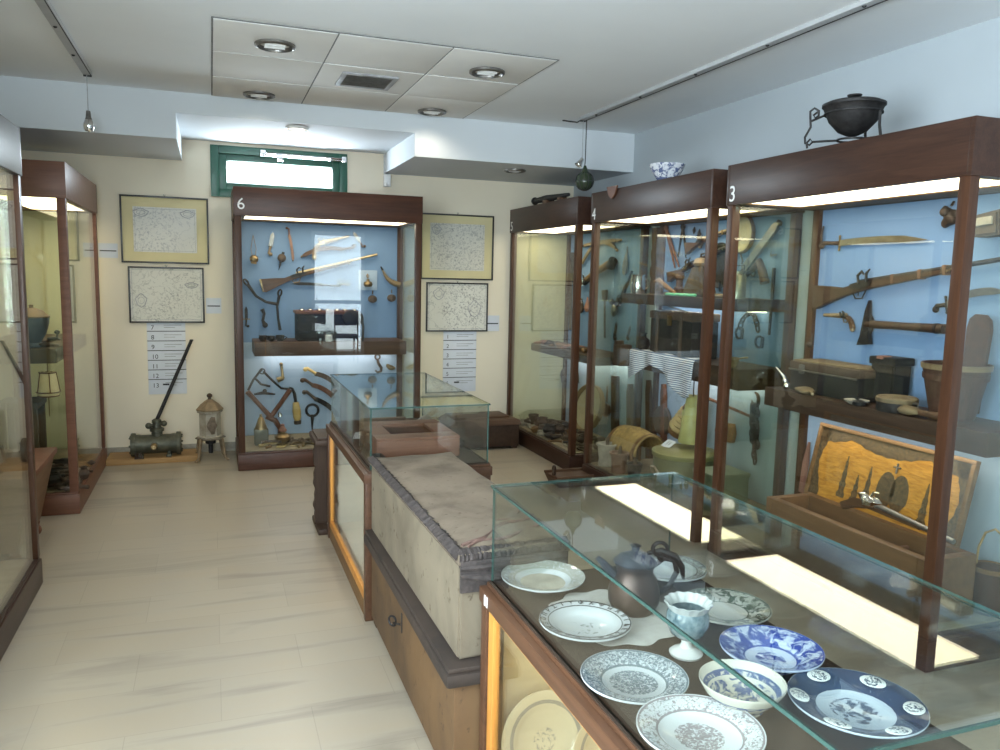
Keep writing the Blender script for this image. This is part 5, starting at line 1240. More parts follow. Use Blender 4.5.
# lower part of case 4
for u, v0, v1, w, mt_, lb in ((632.5, 462, 384, .08, 'honey', 'broad brown board leaning upright in the lower part of case 4'), (651, 467, 380, .055, 'brownwood', 'narrow dark stake with a black cap in the lower part of case 4'), (666, 470, 384, .05, 'redwood', 'short mottled stake beside the bellows in case 4')):
    board('stake', lb, 'stake', P3(u, v0), P3(u, v1), NR, w, .035, mt_, 'wooden stakes in the lower part of case 4', [(0, -.5), (0, .5), (.9, .5), (.96, .3), (1, .3), (1, -.3), (.96, -.3), (.9, -.5)])
t, L = hang('wooden_disc', 'dark round wooden disc leaning in the lower part of case 4', 'disc', P3(664, 404), P3(664, 437), NR)
b = B(); b.lathe([(0, .03), (.10, .03), (.115, .025), (.118, .012), (.115, 0), (0, 0)], (L*.5, 0, .0), 32); b.build('disc', 'leather', t)
b = B(); b.lathe([(0, .03), (.02, .034), (0, .04)], (L*.5, 0, .0), 14); b.build('boss', 'rust', t)
t, L = hang('bellows', 'pleated tan leather bellows with wooden ends in case 4', 'bellows', P3(690, 432), P3(704, 400), NR)
b = B(); prof = []
for k in range(11): prof.append((.085-.004*k+(.012 if k % 2 else -.006), L*.12+L*.62*k/10))
b.lathe([(0, L*.12)]+prof+[(0, L*.74)], (0, 0, .09), 20, Matrix.Rotation(pi/2, 3, 'Y')); b.build('bag', 'ochre', t)
b = B(); b.tube([(L*.0, 0, .09), (L*.13, 0, .09)], [.085, .09], 18); b.tube([(L*.72, 0, .09), (L*.8, 0, .09)], [.05, .045], 16); b.build('end_board', 'honey', t)
b = B(); b.tube([(L*.8, 0, .09), (L*1.05, 0, .09)], [.02, .012], 10); b.build('nozzle', 'copper', t)
p = at(690, 428, x=3.0); t = thing('enamel_funnel', 'tall yellow-green tapering enamel jug hung above the olive drum', 'jug', (3.02, p.y+.01, .47))
b = B(); b.lathe([(0, 0), (.085, 0), (.088, .01), (.06, .18), (.045, .31), (.05, .32), (.044, .32), (.04, .31), (0, .30)], seg=28); b.build('body', 'yellowgreen', t)
b = B(); b.tube([(.0, .05, .22), (.0, .11, .2), (.0, .12, .1), (.0, .075, .05)], .007); b.build('handle', 'yellowgreen', t)
# its hook to the shelf above
b = B(); b.tube([(0, 0, .305), (0, 0, .43)], .004, 6); b.build('hanger', 'iron', t)
t = thing('olive_drum', 'large round olive painted drum with a lid on the floor of case 4', 'drum', (2.98, 4.50, ZB))
b = B(); b.lathe([(0, 0), (.205, 0), (.21, .01), (.21, .255), (.2, .26)], seg=48); b.build('body', 'olive', t)
b = B(); b.lathe([(.216, .235), (.22, .24), (.22, .265), (.21, .272), (.12, .285), (0, .29)], seg=48); b.build('lid', M.setdefault('olivelid', plain('olive_yellow_lid', (.19, .185, .065), .4, .1, .15, 7)), t)
b = B(); b.tube([(-.205, -.02, .12), (-.235, .0, .17), (-.24, .03, .17), (-.21, .05, .12)], .01, 8); b.build('handle', 'horn', t)
b = B(); b.box((-.035, -.05, 0), (.035, .05, .002), 0, Matrix.Rotation(radians(-35), 3, 'Y'), (0, 0, 0)); o = one(b, 'tag_card', 'paper', 'small white number card leaning on the lid of the olive drum', 'card', (2.90, 4.58, ZB+.302))
text_mesh('tag_number', '11', .05, 'ink', o, Matrix.Translation((0, 0, .002)) @ Matrix.Rotation(radians(-35), 4, 'Y') @ Matrix.Rotation(-pi/2, 4, 'Z'), .0005)
t = thing('tin_canister', 'pale green square tin canister on the floor of case 4 behind the front posts', 'canister', (2.84, 3.965, ZB))
b = B(); b.box((0, 0, 0), (.26, .22, .22), .012); b.build('body', 'palegreen', t)
b = B(); b.box((-.006, -.006, .205), (.266, .226, .235), .01); b.lathe([(0, .235), (.03, .235), (.025, .25), (0, .255)], (.13, .11, 0), 16); b.build('lid', 'palegreen', t)
t = thing('ribbed_saddle', 'golden ribbed basketwork arch on the floor of case 4', 'basket', (2.96, 4.94, ZB))
b = B(); n, m_ = 24, 14; g = {}
for j in range(n+1):
    y = .42*j/n; rr_ = .15+.010*sin(j*2*pi/3)+.02*(1-abs(2*j/n-1))
    for k in range(m_+1):
        a_ = pi*k/m_; g[j, k] = b.bm.verts.new((rr_*cos(a_)*.85+.02, y, .13+rr_*sin(a_)))
for j in range(n):
    for k in range(m_): b.bm.faces.new((g[j, k], g[j+1, k], g[j+1, k+1], g[j, k+1]))
s_ = b.build('woven_shell', 'straw', t, None, 3); so = s_.modifiers.new('thickness', 'SOLIDIFY'); so.thickness = .014
for y in (.02, .40):
    b = B(); b.tube([(.02+.15*cos(pi*k/10), y, .13+.15*sin(pi*k/10)) for k in range(11)], .012, 7); b.tube([(-.125, y, .13), (-.125, y, 0)], .012, 7); b.tube([(.165, y, .13), (.165, y, 0)], .012, 7); b.build('rib', 'honey', t)
for k, (x, y, r, h, lb, mt_) in enumerate(((2.79, 5.26, .075, .17, 'stone mortar standing at the far end of the floor of case 4', 'stone'), (2.78, 5.04, .07, .15, 'brown stone mortar with dark mouth before the ribbed basketwork', 'clay'), (2.76, 4.78, .055, .13, 'dark iron mortar between the stone mortars and the olive drum', 'iron'))):
    t = thing('mortar', lb, 'mortar', (x, y, ZB), 'mortars on the floor of case 4')
    b = B(); b.lathe([(0, 0), (r*.8, 0), (r*.85, .01), (r*.75, h*.3), (r*.9, h*.85), (r*1.05, h*.93), (r*1.05, h), (r*.88, h), (r*.7, h*.4), (0, h*.35)], seg=24); b.build('body', mt_, t)
    b = B(); b.tube([(0, 0, h*.4), (r*.3, r*.4, h*1.25)], [.016, .011], 8); b.build('pestle', 'oldwood', t)
t, L = hang('chain_hook', 'heavy rusty chain with a curved hook hung in the lower part of case 4', 'chain', P3(757, 394), P3(757, 462), NR)
b = B(); b.tube([(.0-.0+.05*(1-cos(a_))*.9-.01, .035*sin(a_)+.012, .02) for a_ in (4.6, 3.9, 3.1, 2.2, 1.3, .6, .0)][::-1], [.007, .010, .012, .012, .011, .008, .004], 8); b.build('hook', 'rust', t)
for strand, off_, n_ in ((0, 0, 11), (1, .022, 8), (2, -.022, 7)):
    for k in range(n_):
        c_ = Vector((.085+k*.034, off_+.006*sin(k*2), .018)); b = B(); s_ = Vector((0, 1, 0)) if k % 2 else Vector((0, .45, .9))
        b.tube([c_+Vector((1, 0, 0))*.027*cos(2*pi*q/12)+s_*.019*sin(2*pi*q/12) for q in range(12)], .007, 6, closed=True); b.build('link', 'iron', t)
bar('wooden_rod', 'thin brown rod slanting down across the lower panel of case 4', 'rod', P3(704, 396), P3(754, 417), NR, .012, .010, 'redwood')
t, L = hang('pulley', 'wooden pulley block hung behind the front posts in the lower part of case 4', 'pulley', P3(727, 431), P3(738, 434), NR)
b = B(); b.prism([(-.05, -.055), (.10, -.065), (.12, 0), (.10, .065), (-.05, .055), (-.075, 0)], 0, .05, .008); b.build('block', 'honey', t)
b = B(); b.lathe([(0, 0), (.04, 0), (.04, .012), (0, .016)], (.02, 0, .05), 20); b.build('wheel', 'brownwood', t)

# ------------------------------------------------------------------ case 3
t = sword('scimitar', 'broad curved scimitar with brass hilt at the top of case 3', P3(824, 244), P3(931, 240), NR, .034, .012, .19, 'brasssteel', 'leather', True, 'sword', .006)
b = B(); b.tube([(.01, 0, .02), (.0, .05, .02), (.015, .10, .02)], [.005, .007, .004], 6); b.build('tassel', 'rust', t)
musket('long flintlock musket with wide wooden butt hung across case 3', P3(819, 294), P3(1012, 262), NR, 1, 'iron', M.setdefault('gunwood2', wood('walnut_stock_wood', (.075, .042, .026), (.04, .023, .015), 0, .45)), .95, 'copper')
pistol('small pistol pointing away from the axe, below the musket in case 3', P3(858, 318), P3(828, 317), NR, -1, 'horn', 'gunwood')
t, L = hang('axe', 'long handled axe with a dark spiked blade in case 3', 'axe', P3(871, 324), P3(948, 329), NR)
b = B(); b.tube([(0, 0, .022), (L*.5, 0, .022), (L, 0, .02)], [.022, .02, .024], 10); b.build('handle', 'shelf', t)
b = B(); b.prism([(-.012, .07), (.008, .125), (.014, .05), (.03, .03), (.03, -.03), (.022, -.05), (.035, -.105), (-.055, -.115), (-.035, -.06), (-.022, .02)], .006, .038, .004); b.build('blade', 'iron', t)
b = B(); b.tube([(L*.9, 0, .022), (L*.93, 0, .022)], .026, 10); b.build('ferrule', 'iron', t)
t = sword('sabre', 'sabre with knobbed dark hilt emerging behind the front post of case 3', P3(938, 307), P3(1012, 293), NR, .034, .03, .16, 'steel', 'iron', True, 'sword', .006)
b = B(); m, L = fr(P3(955, 206), P3(954, 228), NR, .003); b.lump((L*.5, 0, .03), (L*1.0, .085, .05), 4, .35, 3); b.ball((L*.3, .0, .06), .022, u=10, v=8); b.tube([(0, 0, .02), (-.02, 0, .005)], .006); one(b, 'carved_mask', 'rust', 'lumpy dark carved piece hung beside the front post of case 3', 'carving', m)
t, L = hang('carved_trough', 'grey wooden trough shaped block hung high in case 3', 'trough', P3(984, 229), P3(1015, 224), NR)
b = B(); b.prism([(0, .05), (.0, -.01), (.03, -.045), (L, -.05), (L, .06)], 0, .10, .01); b.build('block', 'oldwood', t)
b = B(); b.box((.03, -.0, .10), (L-.02, .035, .112), .004); b.build('rim', 'stone', t)
b = B(); m, L = fr(P3(812, 344), P3(815, 334), NR, .003); b.tube([(0, 0, .01), (L*.5, -.004, .012), (L, .004, .01)], [.012, .009, .003], 8); b.ball((0, 0, .012), .02, u=10, v=8); one(b, 'iron_spur', 'rust', 'tiny rusty spur at the edge of the case 3 panel above the old box', 'spur', m)
# shelf of case 3
S3 = .961
p = at(820, 390, x=3.08)
t = thing('old_case', 'battered dark old box with a worn tan lid on the shelf of case 3', 'box', (3.03, 3.08, S3))
b = B(); b.box((0, 0, 0), (.21, .50, .135), .008); b.build('body', 'blackl', t)
b = B(); b.box((-.006, -.006, .12), (.216, .506, .165), .012); b.build('lid', 'leather', t)
b = B(); b.box((0.01, .01, .163), (.20, .49, .172), .004); b.build('worn_top', M.setdefault('worn_tan', stained('worn_tan_leather', (.20, .145, .075), (.09, .062, .035), (.3, .28, .25), 9)), t)
b = B(); b.tube([(-.012, .0, .118), (-.012, .5, .118)], .005, 6); b.box((-.014, .38, .10), (-.004, .42, .15), .003); b.build('clasp', 'steel', t)
t = thing('leather_bucket', 'upright black leather cartridge box behind the battered box on the shelf', 'box', (3.13, at(884, 388, x=3.17).y-.085, S3))
b = B(); quad_box(b, [(0, 0), (.12, 0), (.12, .14), (0, .14)], 0, .21, .01, [(.0, -.006), (.12, -.006), (.12, .146), (.0, .146)]); b.build('body', 'blackl', t)
b = B(); b.box((-.006, -.012, .195), (.126, .152, .235), .008); b.build('flap', 'blackl', t)
b = B(); b.box((-.010, .06, .225), (.05, .10, .24), .002); b.build('buckle', 'redclay', t)
t = thing('round_tin', 'round grey tin with a worn lid on the shelf of case 3', 'tin', (3.03, at(897, 400, x=3.03).y, S3))
b = B(); b.lathe([(0, 0), (.085, 0), (.088, .005), (.088, .05)], seg=32); b.build('body', 'iron', t)
b = B(); b.lathe([(.09, .045), (.093, .05), (.092, .064), (.085, .07), (.05, .072), (0, .072)], seg=32); b.build('lid', 'worn_tan', t)
b = B(); b.tube([(0, -.09, .05), (0, -.12, .055), (0, -.12, .03), (0, -.09, .025)], .005, 6); b.build('handle', 'steel', t)
t = thing('wooden_tub', 'reddish tapering wooden bucket with pale hoops on the shelf of case 3', 'bucket', (3.13, 2.62, S3))
b = B(); b.lathe([(0, 0), (.088, 0), (.092, .01), (.140, .25), (.130, .25), (.085, .02), (0, .018)], seg=32); b.build('body', 'redwood2', t) if 'redwood2' in M else b.build('body', M.setdefault('redwood2', wood('red_brown_stave_wood', (.085, .042, .028), (.045, .024, .017), 2, .5)), t)
for z, r, mm_ in ((.19, .131, 'redwood2'), (.236, .140, 'horn')):
    b = B(); b.lathe([(r-.004, z-.012), (r+.002, z-.012), (r+.004, z+.012), (r-.002, z+.012)], seg=32); b.build('hoop', mm_, t)
board('washboard', 'broad brown rounded board with a slot standing inside the wooden bucket in case 3', 'board', (3.215, 2.60, S3+.03), (3.255, 2.58, S3+.47), NR, .12, .022, 'redwood2', None, [(0, -.4), (0, .4), (.85, .5), (.95, .42), (1, .2), (1, -.2), (.95, -.42), (.85, -.5)], 0)
b = B(); b.lump((0, 0, .018), (.16, .09, .036), 6, .15, 3); b.tube([(-.07, 0, .02), (-.13, .02, .015)], .008); one(b, 'pouch', 'worn_tan', 'flat tan leather pouch on the shelf end in front of the battered box', 'pouch', rotz((3.0, 3.42, S3), 1.3))
b = B(); b.tube([(0, 0, .01), (.02, .05, .06), (.0, .10, .11)], [.012, .010, .006], 8); b.ball((0, 0, .014), .022, u=10, v=8); b.ball((.01, .03, .04), .018, u=10, v=8); one(b, 'silver_charm', 'chrome', 'crumpled silver ornament leaning against the end of the battered box', 'ornament', (3.03, 3.60, S3))
b = B(); b.lathe([(0, 0), (.03, 0), (.05, .012), (.06, .022), (.054, .022), (.03, .008), (0, .006)], seg=24); one(b, 'small_dish', 'stone', 'small grey metal dish on the shelf between pouch and round tin', 'dish', (3.0, at(857, 395, x=3.0).y, S3))
b = B(); b.lathe([(0, 0), (.03, 0), (.035, .02), (0, .03)], seg=20); b.tube([(.03, 0, .012), (.08, .02, .01)], .006); one(b, 'iron_seal', 'iron', 'small black iron seal in front of the small grey dish', 'seal', (2.985, at(859, 404, x=2.985).y, S3))
b = B(); b.ball((0, 0, .02), .02, u=12, v=8); b.box((-.03, -.03, 0), (.03, .03, .004), .001); one(b, 'stone_ball', 'stone', 'little grey stone ball on a white card at the shelf edge', 'stone', (2.995, at(886, 409, x=2.995).y, S3))
b = B(); b.lump((0, 0, .022), (.09, .13, .045), 8, .12, 3); one(b, 'stone_block', 'worn_tan', 'rounded tan stone near the front post on the shelf of case 3', 'stone', (3.0, at(909, 411, x=3.0).y, S3))
b = B(); b.tube([(0, -.07, .012), (0, .07, .012)], [.02, .012], 9); one(b, 'wooden_plug', 'brownwood', 'dark wooden plug lying behind the front post on the shelf of case 3', 'plug', (3.0, at(928, 415, x=3.0).y, S3+.009))
# lower part of case 3: open pistol case with its inlaid lid
BX0, BX1, BY0, BY1 = 2.735, 3.02, 2.345, 3.35
BZ0, BZ1 = ZB, .43
t = thing('weapon_case', 'open wooden weapon case with a golden inlaid lid, on the floor of case 3', 'case', (BX0, BY0, BZ0))
hh = BZ1-BZ0; X_, Y_ = BX1-BX0, BY1-BY0
b = B(); w_ = .045
b.box((0, 0, 0), (X_, w_, hh), .004); b.box((0, Y_-w_, 0), (X_, Y_, hh), .004); b.box((0, w_, 0), (w_, Y_-w_, hh), .004); b.box((X_-w_, w_, 0), (X_, Y_-w_, hh), .004); b.box((w_, w_, hh-.14), (X_-w_, Y_-w_, hh-.12)); b.build('box_body', M.setdefault('casebrown', wood('warm_brown_wood', (.15, .078, .034), (.09, .045, .02), 1, .4)), t)
b = B(); b.box((w_, w_, hh-.12), (X_-w_, Y_-w_, hh-.11)); b.box((X_*.5-.01, w_, hh-.11), (X_*.5+.01, Y_-w_, hh-.05), .003); b.box((w_, Y_*.30, hh-.11), (X_-w_, Y_*.30+.015, hh-.06), .002); b.build('compartments', 'redwood', t)
# lid: inclined panel hinged at the rear edge of the box
lidm = Matrix(((0, cos(radians(78)), -sin(radians(78)), X_+.035), (-1, 0, 0, Y_+.06), (0, sin(radians(78)), cos(radians(78)), hh-.03), (0, 0, 0, 1)))
LW, LH = .95, .405
lid = B(); f_ = .02
lid.box((0, 0, 0), (LW, f_, .03), .003); lid.box((0, LH-f_, 0), (LW, LH, .03), .003); lid.box((0, f_, 0), (f_, LH-f_, .03), .003); lid.box((LW-f_, f_, 0), (LW, LH-f_, .03), .003)
lo_ = lid.build('lid', 'honey', t, lidm)
b = B(); b.box((f_, f_, .004), (LW-f_, LH-f_, .016)); b.build('inlaid_panel', 'ornate', lo_)
b = B()
def inl(pts): b.prism(pts, .016, .0175)
n = 26; top_ = [(f_+(LW-2*f_)*k/n, LH-f_) for k in range(n+1)]; bot_ = [(f_+(LW-2*f_)*k/n, LH-f_-.022-.048*abs(cos(2.0*pi*k/n))**.7-.006*(k % 2)) for k in range(n, -1, -1)]
inl(top_+bot_)
for sx in (0, 1):
    pts = []
    for k in range(13): pts.append(((f_ if sx == 0 else LW-f_), f_+(LH-2*f_)*k/12))
    for k in range(12, -1, -1): r_ = .045+.022*cos(pi*k/6)+.006*(k % 2); pts.append(((f_+r_) if sx == 0 else (LW-f_-r_), f_+(LH-2*f_)*k/12))
    inl(pts)
for x_, h_ in ((.24, .22), (.33, .14), (.40, .20), (.74, .20)):
    pts = []; m2 = 12
    for k in range(m2+1): y_ = .05+h_*k/m2; ww = (.022*(1-k/m2)+.003)*(1+.25*sin(k*2.1)); pts.append((x_+ww, y_))
    for k in range(m2, -1, -1): y_ = .05+h_*k/m2; ww = (.022*(1-k/m2)+.003)*(1+.25*sin(k*2.1)); pts.append((x_-ww, y_))
    inl(pts)
for x_, sg in ((.50, -1), (.60, 1)):
    pts = [(x_+sg*.055*cos(a_)*(1 if sin(a_) > -.5 else .7)-sg*.01, .15+.10*sin(a_)) for a_ in [2*pi*k/18 for k in range(18)]]
    inl(pts)
b.build('inlay_ornament', 'inlay', lo_)
b = B(); b.tube([(.55, .25, .02), (.55, .30, .02)], .005, 6); b.tube([(.53, .28, .02), (.57, .28, .02)], .005, 6); b.build('inlay_cross', 'inlay', lo_)
# the long pistol propped before the lid
a_ = Vector((BX1-.035, 3.02, BZ1+.08)); c_ = Vector((BX1-.035, 2.42, BZ1+.03)); mm, L = fr(a_, c_, (-.95, 0, .31), 0)
t = thing('long_pistol', 'long silver mounted pistol resting on the open weapon case before the lid', 'gun', mm)
b = B(); b.tube([(L*.22, 0, .0), (L, 0, .0)], [.017, .012], 10); b.build('barrel', 'steel', t)
b = B(); b.prism([(L*.7, -.018), (L*.2, -.03), (L*.08, -.05), (-.02, -.085), (-.05, -.06), (.02, -.01), (L*.2, .012), (L*.7, .006)], -.016, .012, .005); b.build('stock', 'gunwood', t)
b = B(); b.lump((L*.2, .01, .012), (.13, .06, .03), 3, .3); b.tube([(L*.2, .02, .014), (L*.22, .055, .014), (L*.27, .06, .014)], [.007, .007, .004], 6); b.build('flint_lock', 'chrome', t)
t = thing('rope_bucket', 'dark wooden bucket with a rope handle on the floor of case 3', 'bucket', Matrix.Translation((3.155, 2.378, ZB)) @ Matrix.Scale(.74, 4))
b = B(); b.lathe([(0, 0), (.085, 0), (.09, .01), (.105, .27), (.096, .27), (.08, .02), (0, .018)], seg=32); b.build('body', 'redwood2', t)
b = B(); b.lathe([(.103, .25), (.108, .255), (.109, .275), (.1, .278), (.094, .27)], seg=32); b.build('rim', 'honey', t)
b = B(); b.tube([(.0, -.10, .26), (.0, -.115, .36), (.0, -.08, .46), (.0, .0, .50), (.0, .06, .46), (.0, .095, .36), (.0, .10, .26)], .007, 7); b.build('rope_handle', 'straw', t)
b = B(); m, L = fr(P3(803, 492), P3(811, 442), NR, .003); b.prism([(0, -.018), (0, .018), (L*.6, .022), (L, .004), (L, -.004), (L*.6, -.02)], 0, .02, .004); one(b, 'wooden_spatula', 'redclay', 'reddish wooden spatula leaning on the panel beside the inlaid lid', 'spatula', m)
# ------------------------------------------------------------------ on top of the cases
HT = H-.004
t = thing('black_pot', 'black lidded iron pot in a three legged stand with scroll, on top of case 3', 'pot', Matrix.Translation((2.78, 2.98, HT)) @ Matrix.Scale(.9, 4))
b = B(); b.lathe([(0, .055), (.03, .056), (.07, .075), (.115, .125), (.135, .17), (.145, .195), (.152, .20), (.152, .212), (.144, .214), (.13, .19), (.08, .10), (0, .075)], seg=40); b.build('bowl', 'iron', t)
b = B(); b.lathe([(.142, .212), (.13, .222), (.06, .232), (.014, .236), (.014, .246), (.034, .252), (.036, .258), (0, .264)], seg=32); b.build('lid', 'iron', t)
for z_, r_ in ((.165, .137), (.035, .07)):
    b = B(); b.ring((0, 0, z_), r_, .0055, (0, 0, 1), 1, 32); b.build('stand_ring', 'iron', t)
for k, a_ in enumerate((2.35, -1.25, .35)):
    d = Vector((cos(a_), sin(a_), 0)); b = B(); Pq = lambda r_, z_: d*r_+Vector((0, 0, z_))
    if k == 0:
        b.tube([Pq(.17, .185), Pq(.19, .17), Pq(.182, .155), Pq(.165, .165), Pq(.165, .19), Pq(.187, .205), Pq(.207, .19), Pq(.205, .16), Pq(.20, .11), Pq(.225, .06), Pq(.222, .03), Pq(.20, .02), Pq(.185, .035), Pq(.198, .05), Pq(.215, .03), Pq(.21, .004)], .006, 7); b.tube([Pq(.185, .035), Pq(.07, .036)], .006, 7); b.tube([Pq(.20, .14), Pq(.137, .165)], .006, 7)
    else: b.tube([Pq(.137, .165), Pq(.14, .09), Pq(.155, .006)], .007, 8); b.tube([Pq(.148, .035), Pq(.07, .035)], .006, 7)
    b.build('leg', 'iron', t)
p = at(667, 178, x=2.74)
t = plate('bowl', 'white bowl with blue sprigs standing on top of case 4', 0, 0, .115, .12, pm('bowl_sprig', (.72, .74, .78), (.12, .15, .28), .2, .9, .1, .53, .1, .3, 41, 32), .4, .05, .5, None, 'bowl', z=(2.80, 4.60, HT), group='pottery on top of the cases')
t = thing('long_gun', 'dark old gun barrel lying on top of case 5', 'gun', rotz((2.71, 6.62, HT), -pi/2))
b = B(); b.tube([(0, 0, .045), (.25, .0, .045), (.7, .0, .04)], [.022, .03, .014], 14); b.ball((-.01, 0, .045), .034, (.9, 1, 1)); b.build('barrel', 'iron', t)
b = B(); b.box((.25, -.04, 0), (.33, .04, .03), .006); b.box((.55, -.035, 0), (.6, .035, .03), .006); b.build('cradle', 'brownwood', t)
b = B(); b.prism([(0, .0), (.05, .03), (.08, .09), (-.08, .09), (-.05, .03)], 0, .012, .003); one(b, 'leather_flap', 'redwood', 'dark red pointed cloth scrap on the cornice front of case 4', 'scrap', fr(at(613, 192, x=XF-.002), at(625, 190, x=XF-.002), NR, .001)[0] @ Matrix.Translation((0.0, -.05, 0)))
# ------------------------------------------------------------------ corner case and the rest of the near side
t = thing('urn', 'grey lidded urn with a spout tap on the shelf of the reddish corner case', 'urn', Matrix.Translation((-1.075, 5.72, 1.046)) @ Matrix.Scale(.93, 4))
b = B(); b.lathe([(0, 0), (.06, 0), (.065, .012), (.05, .03), (.085, .09), (.105, .16), (.108, .2), (.1, .205), (.09, .19), (0, .15)], seg=32); b.build('body', M.setdefault('pewter', plain('blue_grey_pewter', (.11, .125, .15), .4, .3, .2, 12)), t)
b = B(); b.lathe([(.112, .2), (.114, .21), (.09, .225), (.07, .25), (.03, .262), (.012, .268), (.014, .285), (0, .29)], seg=32); b.build('lid', 'rustroof', t)
b = B(); b.tube([(.09, .0, .05), (.15, .0, .06), (.165, .0, .045)], [.014, .010, .007], 8); b.tube([(.145, .0, .05), (.15, .0, .09)], .006, 6); b.ball((.15, 0, .1), .014, (1.4, .6, 1), 10, 8); b.build('tap', 'iron', t)
for k, (x, y, lb) in enumerate(((-1.0, 5.68, 'flat iron shears on the shelf edge below the grey urn'), (-1.12, 5.64, 'short iron spike on the shelf by the foot of the grey urn'), (-1.02, 6.1, 'rusty iron hook on the shelf behind the grey urn'))):
    b = B(); b.tube([(-.08, 0, .012), (0, .02, .014), (.08, 0, .012)], [.008, .014, .006], 7); b.ring((-.10, 0, .012), .024, .006, (0, 0, 1)); one(b, ('iron_shears', 'iron_spike', 'iron_hook')[k], 'rust', lb, ('shears', 'spike', 'hook')[k], rotz((x, y, 1.046), .6*k))
t = thing('lantern', 'cream cloth lantern hanging below the shelf of the reddish corner case', 'lantern', (-1.0, 5.72, .955))
b = B(); b.tube([(0, 0, 0), (0, 0, -.07)], .003, 6); b.tube([(0, 0, -.22), (0, 0, -.36)], .0035, 6); b.build('cord', 'horn', t)
b = B(); b.lathe([(.045, -.07), (.05, -.09), (.066, -.2), (.058, -.225), (.055, -.222), (.062, -.2), (.046, -.09)], seg=10); b.build('cloth_shade', 'shade', t)
b = B()
for z, r in ((-.075, .048), (-.2, .068), (-.225, .06)): b.ring((0, 0, z), r, .004, (0, 0, 1), 1, 20)
for k in range(5):
    a_ = 2*pi*k/5; b.tube([(.048*cos(a_), .048*sin(a_), -.075), (.068*cos(a_), .068*sin(a_), -.2)], .003, 5)
b.build('wire_frame', 'redwood', t)
t = thing('stool', 'dark wooden stool standing inside the reddish corner case', 'stool', (-1.30, 5.70, ZB))
b = B(); b.box((0, 0, .50), (.24, .3, .54), .008); b.build('seat', 'oldwood', t)
for x in (.01, .19):
    for y in (.01, .25):
        b = B(); b.box((x, y, 0), (x+.04, y+.04, .50), .005); b.build('leg', 'oldwood', t)
jumble([(x, y) for x in (-1.02, -.92, -.88) for y in (5.60, 5.72, 5.86, 6.0, 6.16, 6.34)], ZB, 'rusty %s in the heap on the floor of the reddish corner case', 'rusty relics on the floor of the reddish corner case', ['rust', 'iron', 'leather', 'rust'], 21, .075, .125)
jumble([(x, y) for x in (-.99, -.92) for y in (5.58, 5.70, 5.82, 5.95, 6.1)], ZB+.05, 'rusty %s in the heap on the floor of the reddish corner case', 'rusty relics on the floor of the reddish corner case', ['rust', 'iron', 'leather', 'iron'], 41, .07, .11)
t = thing('cradle', 'brown wooden cradle with slanting sides and knob feet between the two cases', 'cradle', (-1.40, 4.52, 0))
b = B(); quad_box(b, [(.06, .06), (.42, .06), (.42, .66), (.06, .66)], .07, .46, .008, [(0, 0), (.50, 0), (.50, .74), (0, .74)]); b.build('body', 'casebrown', t)
b = B(); b.box((-.012, -.012, .45), (.512, .752, .485), .01); b.build('rim', 'redwood', t)
for x in (.08, .40):
    for y in (.10, .62):
        b = B(); b.lathe([(0, 0), (.026, .0), (.034, .02), (.028, .04), (.02, .05), (.026, .072), (0, .072)], (x, y, 0), 18); b.build('foot', 'redwood', t)
# inside the case cut off by the picture edge
NL = Vector((1, 0, 0)); PL = lambda y, z: Vector((-1.427, y, z))
sword('sabre', 'black curved sabre on the blue panel of the case cut off by the picture edge', PL(3.55, 1.45), PL(4.12, .95), NL, .035, -.07, .2, 'iron', 'blackl', True, 'sword')
musket('old musket on the blue panel of the case cut off by the picture edge', PL(2.98, 1.62), PL(4.2, 1.75), NL, 1, 'iron', 'gunwood', .8)
b = B(); b.lathe([(0, 0), (.09, 0), (.10, .02), (.13, .15), (.11, .24), (.08, .28), (.09, .3), (.075, .3), (.065, .27), (0, .2)], seg=28); one(b, 'clay_jar', 'clay', 'brown clay jar on the floor of the case cut off by the picture edge', 'jar', (-1.18, 3.95, ZB))
# what the glass of case 6 mirrors from behind the camera: two blue chairs before the entrance
def office_chair(x, y, rz, label):
    t = thing('office_chair', label, 'chair', rotz((x, y, 0), rz), 'blue chairs by the entrance')
    b = B(); b.box((-.22, -.21, .43), (.22, .21, .49), .03); b.build('seat', 'bluecloth', t)
    b = B(); b.box((-.21, .19, .66), (.21, .24, .94), .05); b.build('backrest', 'bluecloth', t)
    for sx in (-1, 1):
        b = B(); b.tube([(sx*.2, .21, .72), (sx*.2, .2, .42), (sx*.2, .22, .0)], .011, 8); b.build('leg', 'ink', t)
        b = B(); b.tube([(sx*.2, .2, .42), (sx*.2, -.18, .42), (sx*.2, -.2, .0)], .011, 8); b.build('leg', 'ink', t)
    return t
office_chair(1.62, -1.25, .0, 'blue upholstered chair mirrored in case 6, the one farther from the entrance')
office_chair(2.18, -1.25, .0, 'blue upholstered chair mirrored in case 6, the one close to the entrance')

# ------------------------------------------------------------------ light
w = bpy.data.worlds.new('sky'); SC.world = w; w.use_nodes = True
bg = w.node_tree.nodes['Background']; bg.inputs[0].default_value = (.80, .90, 1, 1); bg.inputs[1].default_value = 3.0


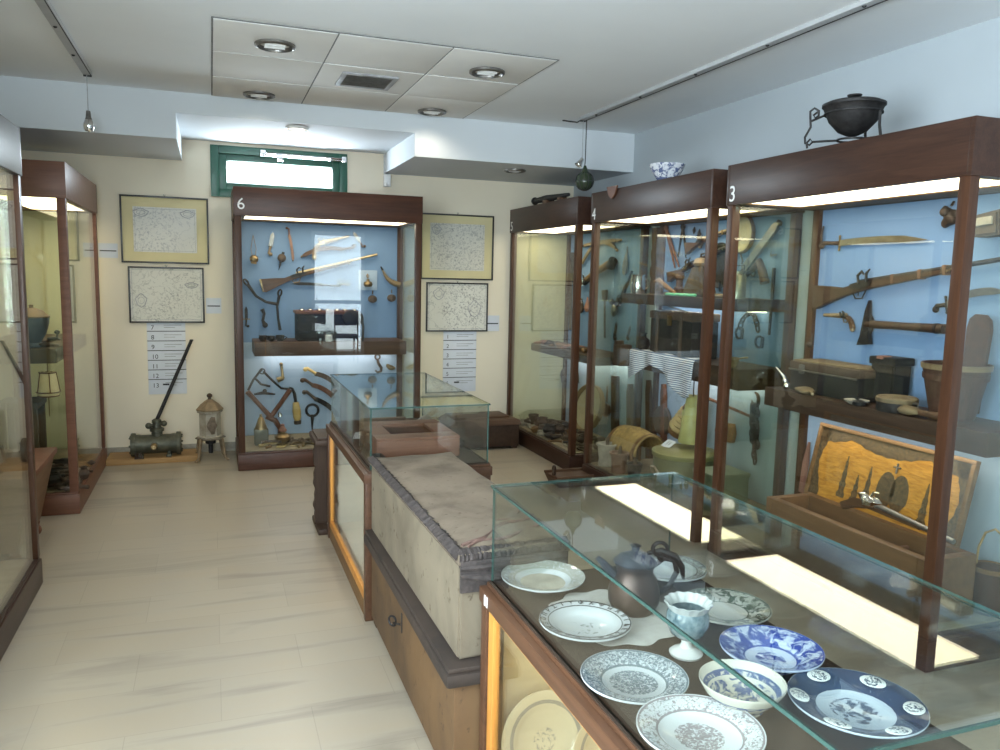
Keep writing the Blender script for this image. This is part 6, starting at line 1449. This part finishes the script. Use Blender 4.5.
def area(name, loc, rot, sx, sy, power, col):
    l = bpy.data.lights.new(name, 'AREA'); l.shape = 'RECTANGLE'; l.size = sx; l.size_y = sy; l.energy = power; l.color = col
    o = bpy.data.objects.new(name, l); COL.objects.link(o); o.location = loc; o.rotation_euler = rot; return o


def spot(name, loc, power, col, ang=150, size=.06):
    l = bpy.data.lights.new(name, 'SPOT'); l.energy = power; l.color = col; l.spot_size = radians(ang); l.spot_blend = .6; l.shadow_soft_size = size
    o = bpy.data.objects.new(name, l); COL.objects.link(o); o.location = loc; return o


DAY = (.78, .88, 1)
area('daylight_entrance', ((D0+D1)/2, YF-.15, 1.2), (radians(90), 0, 0), .9, 2.1, 34, DAY)
area('daylight_side_window', (XL-.14, (LW0+LW1)/2, (LZ0+LZ1)/2), (radians(90), 0, radians(-90)), 2.5, 1.4, 380, DAY)
area('daylight_added_window', ((V0+V1)/2, YF-.14, (VZ0+VZ1)/2), (radians(90), 0, 0), 1.5, 1.5, 230, DAY)  # daylight of the added window behind the camera
area('daylight_high_window', ((W0+W1)/2, YB+.035, (WZ0+WZ1)/2), (radians(-90), 0, 0), .86, .15, 34, DAY)
for x, y, e_ in ((.342, 4.52, 24), (1.542, 4.57, 24), (.33, 5.79, 9), (1.54, 5.80, 9)): spot('downlight_lamp', (x, y, TZ-.03), e_, (1, .88, .70), 150, .1)
for x, y in ((.4, 1.6), (1.6, 1.6), (.4, -.6), (1.6, -.6)): spot('downlight_lamp', (x, y, ZC-.05), 6, (1, .90, .76))
spot('recess_lamp', (.614, 6.153+.25, RZ-.03), 13, (1, .95, .85), 165)

SC.view_settings.view_transform = 'Standard'; SC.view_settings.look = 'None'
SC.view_settings.exposure = 0; SC.view_settings.gamma = 1; SC.view_settings.use_curve_mapping = False
SC.cycles.transparent_max_bounces = 32; SC.cycles.max_bounces = 8; SC.cycles.glossy_bounces = 5; SC.cycles.diffuse_bounces = 4
SC.cycles.caustics_reflective = False; SC.cycles.caustics_refractive = False
SC.cycles.sample_clamp_indirect = 6
